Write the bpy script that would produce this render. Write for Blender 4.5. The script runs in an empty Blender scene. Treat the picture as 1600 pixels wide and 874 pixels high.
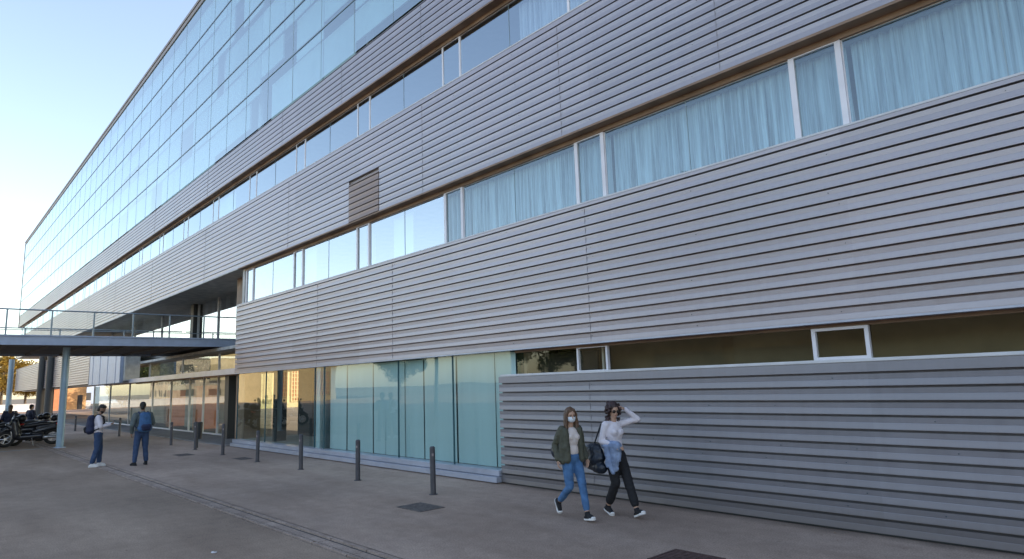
import bpy, bmesh, math, random
from mathutils import Vector, Matrix, Euler, noise
random.seed(7)
SC = bpy.context.scene
COL = SC.collection
PI = math.pi
R = math.radians

# ---------------------------------------------------------------- camera
CAM_H = 2.15
def cam_axes(yaw, pitch, roll):
    cy, sy, cp, sp = math.cos(yaw), math.sin(yaw), math.cos(pitch), math.sin(pitch)
    F = Vector((sy*cp, cy*cp, sp)); R0 = Vector((cy, -sy, 0)); U0 = R0.cross(F)
    return math.cos(roll)*R0 + math.sin(roll)*U0, -math.sin(roll)*R0 + math.cos(roll)*U0, F
cr, cu, cf = cam_axes(R(-47.295), R(8.932), R(-1.941))
cam = bpy.data.cameras.new('camera'); cam_o = bpy.data.objects.new('camera', cam); COL.objects.link(cam_o)
m = Matrix.Identity(4)
for i in range(3):
    m[i][0], m[i][1], m[i][2] = cr[i], cu[i], -cf[i]
m.translation = Vector((0, 0, CAM_H))
cam_o.matrix_world = m
cam.sensor_width = 36; cam.lens = 36*1011.5/1600; cam.clip_start = .05; cam.clip_end = 6000
SC.camera = cam_o

# ---------------------------------------------------------------- light
SUN_AZ = Vector((.5, .866)); SUN_EL = R(30)
W = bpy.data.worlds.new('World'); SC.world = W; W.use_nodes = True
nt = W.node_tree; bg = nt.nodes['Background']
sky = nt.nodes.new('ShaderNodeTexSky'); sky.sky_type = 'NISHITA'; sky.sun_disc = False
sky.sun_elevation = SUN_EL; sky.sun_rotation = math.atan2(SUN_AZ.x, SUN_AZ.y)
sky.air_density = 1.0; sky.dust_density = 1.0; sky.ozone_density = 1.3
nt.links.new(sky.outputs[0], bg.inputs[0]); bg.inputs[1].default_value = .15
sun = bpy.data.lights.new('sun', 'SUN'); sun.energy = 3.2; sun.angle = R(.53); sun.color = (1, .93, .82)
so = bpy.data.objects.new('sun', sun); COL.objects.link(so)
sd = Vector((SUN_AZ.x*math.cos(SUN_EL), SUN_AZ.y*math.cos(SUN_EL), math.sin(SUN_EL)))
so.rotation_euler = (-sd).to_track_quat('-Z', 'Y').to_euler(); so.location = (0, 0, 60)
SC.view_settings.view_transform = 'Standard'; SC.view_settings.look = 'None'
SC.view_settings.gamma = 1; SC.view_settings.use_curve_mapping = False
SC.view_settings.exposure = 1.55
SC.view_settings.use_white_balance = True; SC.view_settings.white_balance_temperature = 7600; SC.view_settings.white_balance_tint = 15
try:
    SC.cycles.max_bounces = 8; SC.cycles.transparent_max_bounces = 12; SC.cycles.caustics_reflective = False
    SC.cycles.sample_clamp_indirect = 6
except Exception: pass

# ---------------------------------------------------------------- materials
def N(t, k, **kw):
    n = t.nodes.new(k)
    for a, b in kw.items(): setattr(n, a, b)
    return n
def mat(name, col, rough=.6, metal=0, var=.0, vscale=3.0, bump=0, bscale=40, spec=.5, stretch=None, col2=None, emit=None):
    M_ = bpy.data.materials.new(name); M_.use_nodes = True
    t = M_.node_tree; p = t.nodes['Principled BSDF']
    p.inputs['Base Color'].default_value = (*col, 1); p.inputs['Roughness'].default_value = rough
    p.inputs['Metallic'].default_value = metal; p.inputs['Specular IOR Level'].default_value = spec
    if emit: p.inputs['Emission Color'].default_value = (*emit[0], 1); p.inputs['Emission Strength'].default_value = emit[1]
    tc = N(t, 'ShaderNodeTexCoord'); src = tc.outputs['Object']
    if stretch:
        mp = N(t, 'ShaderNodeMapping'); mp.inputs['Scale'].default_value = stretch
        t.links.new(src, mp.inputs[0]); src = mp.outputs[0]
    if var or col2:
        n = N(t, 'ShaderNodeTexNoise'); n.inputs['Scale'].default_value = vscale; n.inputs['Detail'].default_value = 6
        t.links.new(src, n.inputs['Vector'])
        r = N(t, 'ShaderNodeValToRGB'); r.color_ramp.elements[0].position = .32; r.color_ramp.elements[1].position = .68
        a = tuple(max(0, c*(1-var)) for c in col); b = col2 or tuple(min(1, c*(1+var)) for c in col)
        r.color_ramp.elements[0].color = (*a, 1); r.color_ramp.elements[1].color = (*b, 1)
        t.links.new(n.outputs[0], r.inputs[0]); t.links.new(r.outputs[0], p.inputs['Base Color'])
    if bump:
        n2 = N(t, 'ShaderNodeTexNoise'); n2.inputs['Scale'].default_value = bscale; n2.inputs['Detail'].default_value = 5
        t.links.new(src, n2.inputs['Vector'])
        b_ = N(t, 'ShaderNodeBump'); b_.inputs['Strength'].default_value = bump; b_.inputs['Distance'].default_value = .02
        t.links.new(n2.outputs[0], b_.inputs['Height']); t.links.new(b_.outputs[0], p.inputs['Normal'])
    return M_

def glass_mat(name, tint, refl=(.95, .98, 1), ior=1.8, rough=.01, boost=0.0, wave=.0):
    M_ = bpy.data.materials.new(name); M_.use_nodes = True
    t = M_.node_tree; t.nodes.clear()
    out = N(t, 'ShaderNodeOutputMaterial'); mx = N(t, 'ShaderNodeMixShader')
    tr = N(t, 'ShaderNodeBsdfTransparent'); tr.inputs[0].default_value = (*tint, 1)
    gl = N(t, 'ShaderNodeBsdfGlossy'); gl.inputs['Color'].default_value = (*refl, 1); gl.inputs['Roughness'].default_value = rough
    geo = N(t, 'ShaderNodeNewGeometry')
    dot = N(t, 'ShaderNodeVectorMath', operation='DOT_PRODUCT'); ab = N(t, 'ShaderNodeMath', operation='ABSOLUTE')
    t.links.new(geo.outputs['Normal'], dot.inputs[0]); t.links.new(geo.outputs['Incoming'], dot.inputs[1])
    t.links.new(dot.outputs['Value'], ab.inputs[0])
    # schlick: f0 + (1-f0)(1-c)^5
    f0 = ((ior-1)/(ior+1))**2 * 1.6 + boost
    s = N(t, 'ShaderNodeMath', operation='SUBTRACT'); s.inputs[0].default_value = 1; t.links.new(ab.outputs[0], s.inputs[1])
    pw = N(t, 'ShaderNodeMath', operation='POWER'); t.links.new(s.outputs[0], pw.inputs[0]); pw.inputs[1].default_value = 3.6
    ma = N(t, 'ShaderNodeMath', operation='MULTIPLY_ADD'); t.links.new(pw.outputs[0], ma.inputs[0])
    ma.inputs[1].default_value = 1-f0; ma.inputs[2].default_value = f0
    t.links.new(ma.outputs[0], mx.inputs[0]); t.links.new(tr.outputs[0], mx.inputs[1]); t.links.new(gl.outputs[0], mx.inputs[2])
    if wave:
        tc = N(t, 'ShaderNodeTexCoord'); n2 = N(t, 'ShaderNodeTexNoise'); n2.inputs['Scale'].default_value = .5; n2.inputs['Detail'].default_value = 1
        t.links.new(tc.outputs['Object'], n2.inputs['Vector'])
        b_ = N(t, 'ShaderNodeBump'); b_.inputs['Strength'].default_value = wave; b_.inputs['Distance'].default_value = .05
        t.links.new(n2.outputs[0], b_.inputs['Height']); t.links.new(b_.outputs[0], gl.inputs['Normal'])
    t.links.new(mx.outputs[0], out.inputs[0])
    return M_

def cladding_mat(name, c0, rough=.36):
    """painted sheet metal: per-sheet tone, faint vertical run-off marks, dirt"""
    M_ = bpy.data.materials.new(name); M_.use_nodes = True
    t = M_.node_tree; p = t.nodes['Principled BSDF']
    p.inputs['Metallic'].default_value = .5; p.inputs['Roughness'].default_value = rough
    tc = N(t, 'ShaderNodeTexCoord'); sp = N(t, 'ShaderNodeSeparateXYZ'); t.links.new(tc.outputs['Object'], sp.inputs[0])
    # sheet index (4.545 m long, .76 m high = four ribs)
    dx = N(t, 'ShaderNodeMath', operation='DIVIDE'); dx.inputs[1].default_value = 4.545; t.links.new(sp.outputs['X'], dx.inputs[0])
    fx = N(t, 'ShaderNodeMath', operation='FLOOR'); t.links.new(dx.outputs[0], fx.inputs[0])
    dz = N(t, 'ShaderNodeMath', operation='DIVIDE'); dz.inputs[1].default_value = .76; t.links.new(sp.outputs['Z'], dz.inputs[0])
    fz = N(t, 'ShaderNodeMath', operation='FLOOR'); t.links.new(dz.outputs[0], fz.inputs[0])
    cb = N(t, 'ShaderNodeCombineXYZ'); t.links.new(fx.outputs[0], cb.inputs[0]); t.links.new(fz.outputs[0], cb.inputs[1])
    wn = N(t, 'ShaderNodeTexWhiteNoise', noise_dimensions='3D'); t.links.new(cb.outputs[0], wn.inputs['Vector'])
    mp = N(t, 'ShaderNodeMapping'); mp.inputs['Scale'].default_value = (5, 1, .35); t.links.new(tc.outputs['Object'], mp.inputs[0])
    n = N(t, 'ShaderNodeTexNoise'); n.inputs['Scale'].default_value = 1.6; n.inputs['Detail'].default_value = 7; n.inputs['Roughness'].default_value = .62
    t.links.new(mp.outputs[0], n.inputs['Vector'])
    n2 = N(t, 'ShaderNodeTexNoise'); n2.inputs['Scale'].default_value = .55; n2.inputs['Detail'].default_value = 3; t.links.new(tc.outputs['Object'], n2.inputs['Vector'])
    a = N(t, 'ShaderNodeMath', operation='MULTIPLY_ADD'); a.inputs[1].default_value = .12; a.inputs[2].default_value = .94; t.links.new(wn.outputs['Value'], a.inputs[0])
    b = N(t, 'ShaderNodeMath', operation='MULTIPLY_ADD'); b.inputs[1].default_value = .26; b.inputs[2].default_value = .87; t.links.new(n.outputs[0], b.inputs[0])
    c = N(t, 'ShaderNodeMath', operation='MULTIPLY'); t.links.new(a.outputs[0], c.inputs[0]); t.links.new(b.outputs[0], c.inputs[1])
    mc = N(t, 'ShaderNodeMix', data_type='RGBA'); mc.inputs['A'].default_value = (*c0, 1)
    mc.inputs['B'].default_value = (c0[0]*1.06, c0[1]*.96, c0[2]*.93, 1); t.links.new(n2.outputs[0], mc.inputs['Factor'])
    vm = N(t, 'ShaderNodeVectorMath', operation='SCALE'); t.links.new(mc.outputs['Result'], vm.inputs[0]); t.links.new(c.outputs[0], vm.inputs['Scale'])
    # splash dirt along the foot of the wall and thin grime runs
    dz_ = N(t, 'ShaderNodeMath', operation='MULTIPLY_ADD'); dz_.inputs[1].default_value = .5; dz_.inputs[2].default_value = .0; t.links.new(n.outputs[0], dz_.inputs[0])
    ds = N(t, 'ShaderNodeMath', operation='SUBTRACT'); t.links.new(sp.outputs['Z'], ds.inputs[0]); t.links.new(dz_.outputs[0], ds.inputs[1])
    dr = N(t, 'ShaderNodeMapRange'); dr.inputs['From Min'].default_value = -.15; dr.inputs['From Max'].default_value = .25; dr.inputs['To Min'].default_value = .5; dr.inputs['To Max'].default_value = 0; t.links.new(ds.outputs[0], dr.inputs['Value'])
    dm = N(t, 'ShaderNodeMix', data_type='RGBA'); t.links.new(dr.outputs[0], dm.inputs['Factor']); t.links.new(vm.outputs[0], dm.inputs['A']); dm.inputs['B'].default_value = (.13, .105, .085, 1)
    t.links.new(dm.outputs['Result'], p.inputs['Base Color'])
    rr = N(t, 'ShaderNodeMath', operation='MULTIPLY_ADD'); rr.inputs[1].default_value = .25; rr.inputs[2].default_value = rough-.1; t.links.new(n.outputs[0], rr.inputs[0])
    t.links.new(rr.outputs[0], p.inputs['Roughness'])
    bp = N(t, 'ShaderNodeBump'); bp.inputs['Strength'].default_value = .25; bp.inputs['Distance'].default_value = .02
    n3 = N(t, 'ShaderNodeTexNoise'); n3.inputs['Scale'].default_value = 2.2; n3.inputs['Detail'].default_value = 2; t.links.new(tc.outputs['Object'], n3.inputs['Vector'])
    t.links.new(n3.outputs[0], bp.inputs['Height']); t.links.new(bp.outputs[0], p.inputs['Normal'])
    return M_

def ground_mat(name, c1, c2, sc=.6, streak=True, rough=.85):
    M_ = bpy.data.materials.new(name); M_.use_nodes = True
    t = M_.node_tree; p = t.nodes['Principled BSDF']; p.inputs['Roughness'].default_value = rough
    tc = N(t, 'ShaderNodeTexCoord')
    mp = N(t, 'ShaderNodeMapping'); mp.inputs['Scale'].default_value = (.35, 1.3, 1) if streak else (1, 1, 1)
    t.links.new(tc.outputs['Object'], mp.inputs[0])
    n = N(t, 'ShaderNodeTexNoise'); n.inputs['Scale'].default_value = sc; n.inputs['Detail'].default_value = 9; n.inputs['Roughness'].default_value = .62
    t.links.new(mp.outputs[0], n.inputs['Vector'])
    r = N(t, 'ShaderNodeValToRGB'); e = r.color_ramp.elements; e[0].position = .3; e[1].position = .7
    e[0].color = (*c1, 1); e[1].color = (*c2, 1); t.links.new(n.outputs[0], r.inputs[0])
    g = N(t, 'ShaderNodeTexNoise'); g.inputs['Scale'].default_value = 48; g.inputs['Detail'].default_value = 3; t.links.new(tc.outputs['Object'], g.inputs['Vector'])
    gm = N(t, 'ShaderNodeMath', operation='MULTIPLY_ADD'); gm.inputs[1].default_value = 1.3; gm.inputs[2].default_value = .33; t.links.new(g.outputs[0], gm.inputs[0])
    # small stains and gum spots
    v = N(t, 'ShaderNodeTexVoronoi'); v.inputs['Scale'].default_value = 1.7; t.links.new(tc.outputs['Object'], v.inputs['Vector'])
    lt = N(t, 'ShaderNodeMapRange'); lt.inputs['From Min'].default_value = .03; lt.inputs['From Max'].default_value = .06
    lt.inputs['To Min'].default_value = .72; lt.inputs['To Max'].default_value = 1; t.links.new(v.outputs['Distance'], lt.inputs['Value'])
    big = N(t, 'ShaderNodeTexNoise'); big.inputs['Scale'].default_value = .18; big.inputs['Detail'].default_value = 4; t.links.new(tc.outputs['Object'], big.inputs['Vector'])
    bm_ = N(t, 'ShaderNodeMath', operation='MULTIPLY_ADD'); bm_.inputs[1].default_value = 1.1; bm_.inputs[2].default_value = .42; t.links.new(big.outputs[0], bm_.inputs[0])
    m1 = N(t, 'ShaderNodeMath', operation='MULTIPLY'); t.links.new(gm.outputs[0], m1.inputs[0]); t.links.new(lt.outputs[0], m1.inputs[1])
    m2 = N(t, 'ShaderNodeMath', operation='MULTIPLY'); t.links.new(m1.outputs[0], m2.inputs[0]); t.links.new(bm_.outputs[0], m2.inputs[1])
    vm = N(t, 'ShaderNodeVectorMath', operation='SCALE'); t.links.new(r.outputs[0], vm.inputs[0]); t.links.new(m2.outputs[0], vm.inputs['Scale'])
    t.links.new(vm.outputs[0], p.inputs['Base Color'])
    # a grimy strip of uneven width along the wall foot (y about 9.4 m)
    sx = N(t, 'ShaderNodeSeparateXYZ'); t.links.new(tc.outputs['Object'], sx.inputs[0])
    g2 = N(t, 'ShaderNodeTexNoise'); g2.inputs['Scale'].default_value = 1.4; g2.inputs['Detail'].default_value = 6; t.links.new(tc.outputs['Object'], g2.inputs['Vector'])
    ad = N(t, 'ShaderNodeMath', operation='MULTIPLY_ADD'); ad.inputs[1].default_value = .5; t.links.new(g2.outputs[0], ad.inputs[0]); t.links.new(sx.outputs['Y'], ad.inputs[2])
    gr = N(t, 'ShaderNodeMapRange'); gr.inputs['From Min'].default_value = 9.45; gr.inputs['From Max'].default_value = 9.75; gr.inputs['To Min'].default_value = 1; gr.inputs['To Max'].default_value = .5; t.links.new(ad.outputs[0], gr.inputs['Value'])
    # pale worn blots and darker drips of several sizes
    v2 = N(t, 'ShaderNodeTexVoronoi'); v2.inputs['Scale'].default_value = 4.1; t.links.new(tc.outputs['Object'], v2.inputs['Vector'])
    l2 = N(t, 'ShaderNodeMapRange'); l2.inputs['From Min'].default_value = .04; l2.inputs['From Max'].default_value = .09; l2.inputs['To Min'].default_value = .8; l2.inputs['To Max'].default_value = 1; t.links.new(v2.outputs['Distance'], l2.inputs['Value'])
    g3 = N(t, 'ShaderNodeTexNoise'); g3.inputs['Scale'].default_value = 3.2; g3.inputs['Detail'].default_value = 8; g3.inputs['Roughness'].default_value = .75; t.links.new(tc.outputs['Object'], g3.inputs['Vector'])
    m3 = N(t, 'ShaderNodeMath', operation='MULTIPLY_ADD'); m3.inputs[1].default_value = .8; m3.inputs[2].default_value = .6; t.links.new(g3.outputs[0], m3.inputs[0])
    m4 = N(t, 'ShaderNodeMath', operation='MULTIPLY'); t.links.new(gr.outputs[0], m4.inputs[0]); t.links.new(l2.outputs[0], m4.inputs[1])
    m5 = N(t, 'ShaderNodeMath', operation='MULTIPLY'); t.links.new(m4.outputs[0], m5.inputs[0]); t.links.new(m3.outputs[0], m5.inputs[1])
    vm2 = N(t, 'ShaderNodeVectorMath', operation='SCALE'); t.links.new(vm.outputs[0], vm2.inputs[0]); t.links.new(m5.outputs[0], vm2.inputs['Scale'])
    t.links.new(vm2.outputs[0], p.inputs['Base Color'])
    bp = N(t, 'ShaderNodeBump'); bp.inputs['Strength'].default_value = .6; bp.inputs['Distance'].default_value = .015
    t.links.new(g.outputs[0], bp.inputs['Height']); t.links.new(bp.outputs[0], p.inputs['Normal'])
    return M_

M = dict(
    clad=cladding_mat('painted_cladding', (.35, .34, .36)),
    shadeclad=cladding_mat('shade_toned_cladding', (.25, .265, .295), .40),  # darker copy of clad: the low wall's dim ground reflection put into its colour
    brownclad=cladding_mat('brown_louvre', (.21, .15, .125)),
    soffit=mat('brown_soffit', (.27, .175, .115), .6, var=.25, vscale=2),
    greysoffit=mat('grey_soffit', (.50, .50, .46), .7, var=.2),
    white=mat('white_frame', (.78, .77, .80), .4, var=.06),
    ledge=mat('pale_ledge', (.62, .63, .64), .5, var=.08),
    plinth=mat('blue_grey_plinth', (.40, .44, .52), .35, metal=.3, var=.12, vscale=1.5),
    bluegrey=mat('blue_grey_steel', (.36, .44, .56), .45, metal=.2, var=.08),
    colsteel=mat('light_blue_column', (.25, .38, .48), .4, metal=.2, var=.06),
    darkconcrete=mat('dark_underside', (.12, .11, .10), .8, var=.2, vscale=.5),
    darksteel=mat('dark_steel', (.03, .035, .038), .5),
    railsteel=mat('rail_steel', (.25, .32, .36), .4, metal=.5),
    joint=mat('dark_joint', (.05, .08, .10), .5),
    palejoint=mat('pale_joint', (.30, .40, .44), .5),
    lapgrey=mat('lap_grey', (.23, .22, .23), .5),
    roofcap=mat('roof_cap', (.30, .26, .23), .5, metal=.3, var=.1),
    curtain=mat('pale_curtain', (.80, .84, .86), .9, var=.06, vscale=1.2, stretch=(4, 1, .4)),
    blind=mat('pale_blind', (.66, .78, .78), .9, var=.10, vscale=.6),
    greyblind=mat('greenish_blind', (.50, .64, .63), .9, var=.12, vscale=.5),
    teal=mat('teal_screen', (.44, .60, .59), .75, var=.04, vscale=.8, stretch=(3, 1, .3)),
    tealdark=mat('dark_teal_edge', (.03, .11, .13), .5),
    inwall=mat('interior_wall', (.30, .28, .24), .9, var=.1),
    inbrown=mat('interior_brown', (.34, .29, .22), .8, var=.25, vscale=.8),
    indark=mat('interior_dark', (.05, .05, .05), .9, var=.1),
    darkwall=mat('dark_olive_wall', (.11, .10, .07), .9, var=.3, vscale=.3),
    cream=mat('cream_wall', (.62, .48, .26), .8, var=.1),
    terracotta=mat('terracotta', (.52, .20, .10), .8, var=.12),
    orange=mat('orange_door', (.55, .33, .15), .6, var=.1),
    paving=ground_mat('brown_paving', (.345, .24, .178), (.50, .37, .29)),
    road=ground_mat('worn_road', (.26, .178, .125), (.40, .29, .212), .5),
    concrete=ground_mat('pale_concrete', (.25, .24, .235), (.33, .32, .31), .8, False),
    gutter=ground_mat('gutter_concrete', (.32, .235, .185), (.46, .35, .285), 1.6, False),
    earth=ground_mat('far_ground', (.16, .14, .11), (.24, .21, .16), .05, False),
    bollard=mat('dark_grey_bollard', (.085, .085, .095), .5, metal=.3, var=.15, vscale=6),
    bolband=mat('pale_band', (.30, .25, .25), .5),
    grate=mat('iron_cover', (.17, .145, .135), .6, metal=.4, var=.3, vscale=14, bump=.6, bscale=60),
    rustgrate=mat('rusty_iron_cover', (.12, .07, .06), .7, metal=.3, var=.3, vscale=12, bump=.6, bscale=60),
    leafgreen=mat('green_leaf', (.07, .10, .03), .7, var=.5, vscale=1.2),
    leafyellow=mat('yellow_leaf', (.30, .20, .035), .7, var=.5, vscale=1.2),
    leafdark=mat('dark_leaf', (.035, .055, .022), .7, var=.5, vscale=1.2),
    bark=mat('bark', (.10, .075, .05), .9, var=.3, vscale=5, bump=.6, bscale=12),
    blackplastic=mat('black_plastic', (.012, .012, .014), .35, var=.2),
    blackpaint=mat('black_paint', (.02, .022, .028), .2),
    silver=mat('silver_metal', (.45, .46, .48), .3, metal=.8),
    rubber=mat('rubber', (.018, .018, .018), .85),
    redlamp=mat('red_lamp', (.45, .02, .02), .3),
    screen=glass_mat('windscreen', (.55, .6, .62)),
    glass=glass_mat('window_glass', (.70, .83, .88), (.84, .95, 1.0), 1.75, boost=.22, wave=.08),
    nearglass=glass_mat('near_window_glass', (.66, .84, .88), (.84, .95, 1.0), 1.6, boost=.05, wave=.08),
    skyglass=glass_mat('sky_window_glass', (.75, .86, .9), (.90, .97, 1.0), 1.75, boost=.30, wave=.06),
    brightglass=glass_mat('terrace_glass', (.8, .86, .88), (.98, .99, 1.0), 1.8, boost=.45, wave=.03),
    tealglass=glass_mat('screen_glass', (.84, .94, .93), (.9, .97, .97), 1.35, wave=.1),
    cwglass=glass_mat('curtain_wall_glass', (.62, .83, .86), (.86, .95, .96), 1.8, boost=.20, wave=.16),
    storeglass=glass_mat('shop_glass', (.74, .88, .86), (.92, .97, .95), 1.5, boost=.0, wave=.05),
    stripglass=glass_mat('strip_glass', (.75, .78, .70), (.8, .85, .85), 1.4),
    railglass=glass_mat('railing_mesh', (.93, .96, .96), (.9, .95, .97), 1.25),
)

def sheer(m_, amt=.55):
    t = m_.node_tree; p = t.nodes['Principled BSDF']; out = t.nodes['Material Output']
    g_ = N(t, 'ShaderNodeNewGeometry'); d = N(t, 'ShaderNodeVectorMath', operation='DOT_PRODUCT'); a = N(t, 'ShaderNodeMath', operation='ABSOLUTE')
    t.links.new(g_.outputs['Normal'], d.inputs[0]); t.links.new(g_.outputs['Incoming'], d.inputs[1]); t.links.new(d.outputs['Value'], a.inputs[0])
    f = N(t, 'ShaderNodeMath', operation='MULTIPLY'); f.inputs[1].default_value = amt; t.links.new(a.outputs[0], f.inputs[0])
    mx = N(t, 'ShaderNodeMixShader'); tr = N(t, 'ShaderNodeBsdfTransparent')
    # gathered cloth: denser and looser strips hang side by side
    tc = N(t, 'ShaderNodeTexCoord'); mp = N(t, 'ShaderNodeMapping'); mp.inputs['Scale'].default_value = (9, .01, .22); t.links.new(tc.outputs['Object'], mp.inputs[0])
    nz = N(t, 'ShaderNodeTexNoise'); nz.inputs['Scale'].default_value = 1.3; nz.inputs['Detail'].default_value = 4; nz.inputs['Roughness'].default_value = .7; t.links.new(mp.outputs[0], nz.inputs['Vector'])
    mr = N(t, 'ShaderNodeMapRange'); mr.inputs['From Min'].default_value = .38; mr.inputs['From Max'].default_value = .66; mr.inputs['To Min'].default_value = .1; mr.inputs['To Max'].default_value = 1.0; t.links.new(nz.outputs[0], mr.inputs['Value'])
    f2 = N(t, 'ShaderNodeMath', operation='MULTIPLY'); t.links.new(f.outputs[0], f2.inputs[0]); t.links.new(mr.outputs[0], f2.inputs[1]); f = f2
    t.links.new(f.outputs[0], mx.inputs[0]); t.links.new(p.outputs[0], mx.inputs[1]); t.links.new(tr.outputs[0], mx.inputs[2]); t.links.new(mx.outputs[0], out.inputs[0])
sheer(M['curtain'], .9)
# ---------------------------------------------------------------- helpers
def link(o, parent=None):
    COL.objects.link(o)
    if parent: o.parent = parent
    return o
def tag(o, label=None, cat=None, group=None, kind=None):
    if label: o['label'] = label
    if cat: o['category'] = cat
    if group: o['group'] = group
    if kind: o['kind'] = kind
    return o
def empty(name, loc=(0, 0, 0), rz=0, label=None, cat=None, group=None):
    o = bpy.data.objects.new(name, None); o.empty_display_size = .3
    COL.objects.link(o); o.location = loc; o.rotation_euler = (0, 0, rz)
    return tag(o, label, cat, group)
def copy_tree(o, parent=None):
    c = o.copy(); COL.objects.link(c)
    if parent: c.parent = parent
    for ch in list(o.children): copy_tree(ch, c)
    return c
class MB:
    def __init__(s): s.v = []; s.f = []
    def face(s, pts):
        i = len(s.v); s.v += [tuple(p) for p in pts]; s.f.append(tuple(range(i, i+len(pts)))); return s
    def box(s, x0, x1, y0, y1, z0, z1, rot=None, piv=None):
        i = len(s.v)
        P = [(x0, y0, z0), (x1, y0, z0), (x1, y1, z0), (x0, y1, z0), (x0, y0, z1), (x1, y0, z1), (x1, y1, z1), (x0, y1, z1)]
        if rot is not None:
            pv = Vector(piv or (0, 0, 0)); P = [tuple(rot @ (Vector(p)-pv)+pv) for p in P]
        s.v += P
        s.f += [tuple(i+k for k in q) for q in ((0, 3, 2, 1), (4, 5, 6, 7), (0, 1, 5, 4), (1, 2, 6, 5), (2, 3, 7, 6), (3, 0, 4, 7))]
        return s
    def tube(s, p0, p1, r0, r1=None, n=12, cap=True):
        r1 = r0 if r1 is None else r1
        p0 = Vector(p0); p1 = Vector(p1); d = (p1-p0).normalized()
        a = d.orthogonal().normalized(); b = d.cross(a); i = len(s.v)
        for p, r in ((p0, r0), (p1, r1)):
            for k in range(n):
                t = 2*PI*k/n; s.v.append(tuple(p+(a*math.cos(t)+b*math.sin(t))*r))
        for k in range(n):
            s.f.append((i+k, i+(k+1) % n, i+n+(k+1) % n, i+n+k))
        if cap:
            s.f.append(tuple(i+k for k in range(n-1, -1, -1))); s.f.append(tuple(i+n+k for k in range(n)))
        return s
    def prism(s, prof, ax, a0, a1):
        """closed 2D outline extruded along axis ax ('x','y','z')"""
        i = len(s.v); n = len(prof)
        def P(q, a): return {'x': (a, q[0], q[1]), 'y': (q[0], a, q[1]), 'z': (q[0], q[1], a)}[ax]
        for a in (a0, a1): s.v += [P(q, a) for q in prof]
        for k in range(n): s.f.append((i+k, i+(k+1) % n, i+n+(k+1) % n, i+n+k))
        s.f.append(tuple(i+k for k in range(n-1, -1, -1))); s.f.append(tuple(i+n+k for k in range(n)))
        return s
    def torus(s, c, axis, R0, r, n=28, m_=10):
        c = Vector(c); d = Vector(axis).normalized(); a = d.orthogonal().normalized(); b = d.cross(a); i = len(s.v)
        for k in range(n):
            t = 2*PI*k/n; u = a*math.cos(t)+b*math.sin(t)
            for j in range(m_):
                q = 2*PI*j/m_; s.v.append(tuple(c+u*(R0+r*math.cos(q))+d*r*math.sin(q)))
        for k in range(n):
            for j in range(m_):
                s.f.append((i+k*m_+j, i+((k+1) % n)*m_+j, i+((k+1) % n)*m_+(j+1) % m_, i+k*m_+(j+1) % m_))
        return s
    def ell(s, c, r, rot=None, n=16, m_=10):
        c = Vector(c); i = len(s.v); rot = rot or Matrix.Identity(3)
        s.v.append(tuple(c+rot @ Vector((0, 0, r[2]))))
        for j in range(1, m_):
            p = PI*j/m_
            for k in range(n):
                t = 2*PI*k/n
                s.v.append(tuple(c+rot @ Vector((r[0]*math.sin(p)*math.cos(t), r[1]*math.sin(p)*math.sin(t), r[2]*math.cos(p)))))
        s.v.append(tuple(c+rot @ Vector((0, 0, -r[2])))); e = len(s.v)-1
        for k in range(n):
            s.f.append((i, i+1+k, i+1+(k+1) % n)); s.f.append((e, e-n+(k+1) % n, e-n+k))
        for j in range(m_-2):
            for k in range(n):
                a = i+1+j*n+k; b = i+1+j*n+(k+1) % n; s.f.append((a, a+n, b+n, b))
        return s
    def cap(s, p0, p1, r0, r1, flat=1.0, up=None, n=14):
        """tapered limb with round ends; flat scales the width across 'up'"""
        p0 = Vector(p0); p1 = Vector(p1); d = (p1-p0); L = d.length; d.normalize()
        a = (Vector(up)-d*d.dot(Vector(up))).normalized() if up is not None else d.orthogonal().normalized()
        b = d.cross(a); rings = []
        for q in (-.95, -.6, 0): rings.append((p0+d*r0*q, r0*math.sqrt(max(0, 1-q*q))))
        for q in (.33, .66): rings.append((p0+d*L*q, r0+(r1-r0)*q))
        for q in (0, .6, .95): rings.append((p1+d*r1*q, r1*math.sqrt(max(0, 1-q*q))))
        i = len(s.v)
        for p, r in rings:
            for k in range(n):
                t = 2*PI*k/n; s.v.append(tuple(p+(a*math.cos(t)*flat+b*math.sin(t))*r))
        for j in range(len(rings)-1):
            for k in range(n):
                s.f.append((i+j*n+k, i+j*n+(k+1) % n, i+(j+1)*n+(k+1) % n, i+(j+1)*n+k))
        s.f.append(tuple(i+k for k in range(n-1, -1, -1))); q = i+(len(rings)-1)*n; s.f.append(tuple(q+k for k in range(n)))
        return s
    def build(s, name, material, parent=None, smooth=False, bevel=0, fix=True):
        me = bpy.data.meshes.new(name); me.from_pydata(s.v, [], s.f)
        if fix or bevel:
            bm = bmesh.new(); bm.from_mesh(me)
            if fix: bmesh.ops.recalc_face_normals(bm, faces=bm.faces)
            if bevel:
                bmesh.ops.bevel(bm, geom=[e for e in bm.edges if len(e.link_faces) == 2 and e.calc_face_angle(0) > .5], offset=bevel, segments=2, affect='EDGES', clamp_overlap=True)
            bm.to_mesh(me); bm.free()
        if smooth: me.polygons.foreach_set('use_smooth', [True]*len(me.polygons))
        if smooth == 'auto':
            try: me.set_sharp_from_angle(angle=R(35))
            except Exception: pass
        me.materials.append(material)
        o = bpy.data.objects.new(name, me); return link(o, parent)
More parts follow.
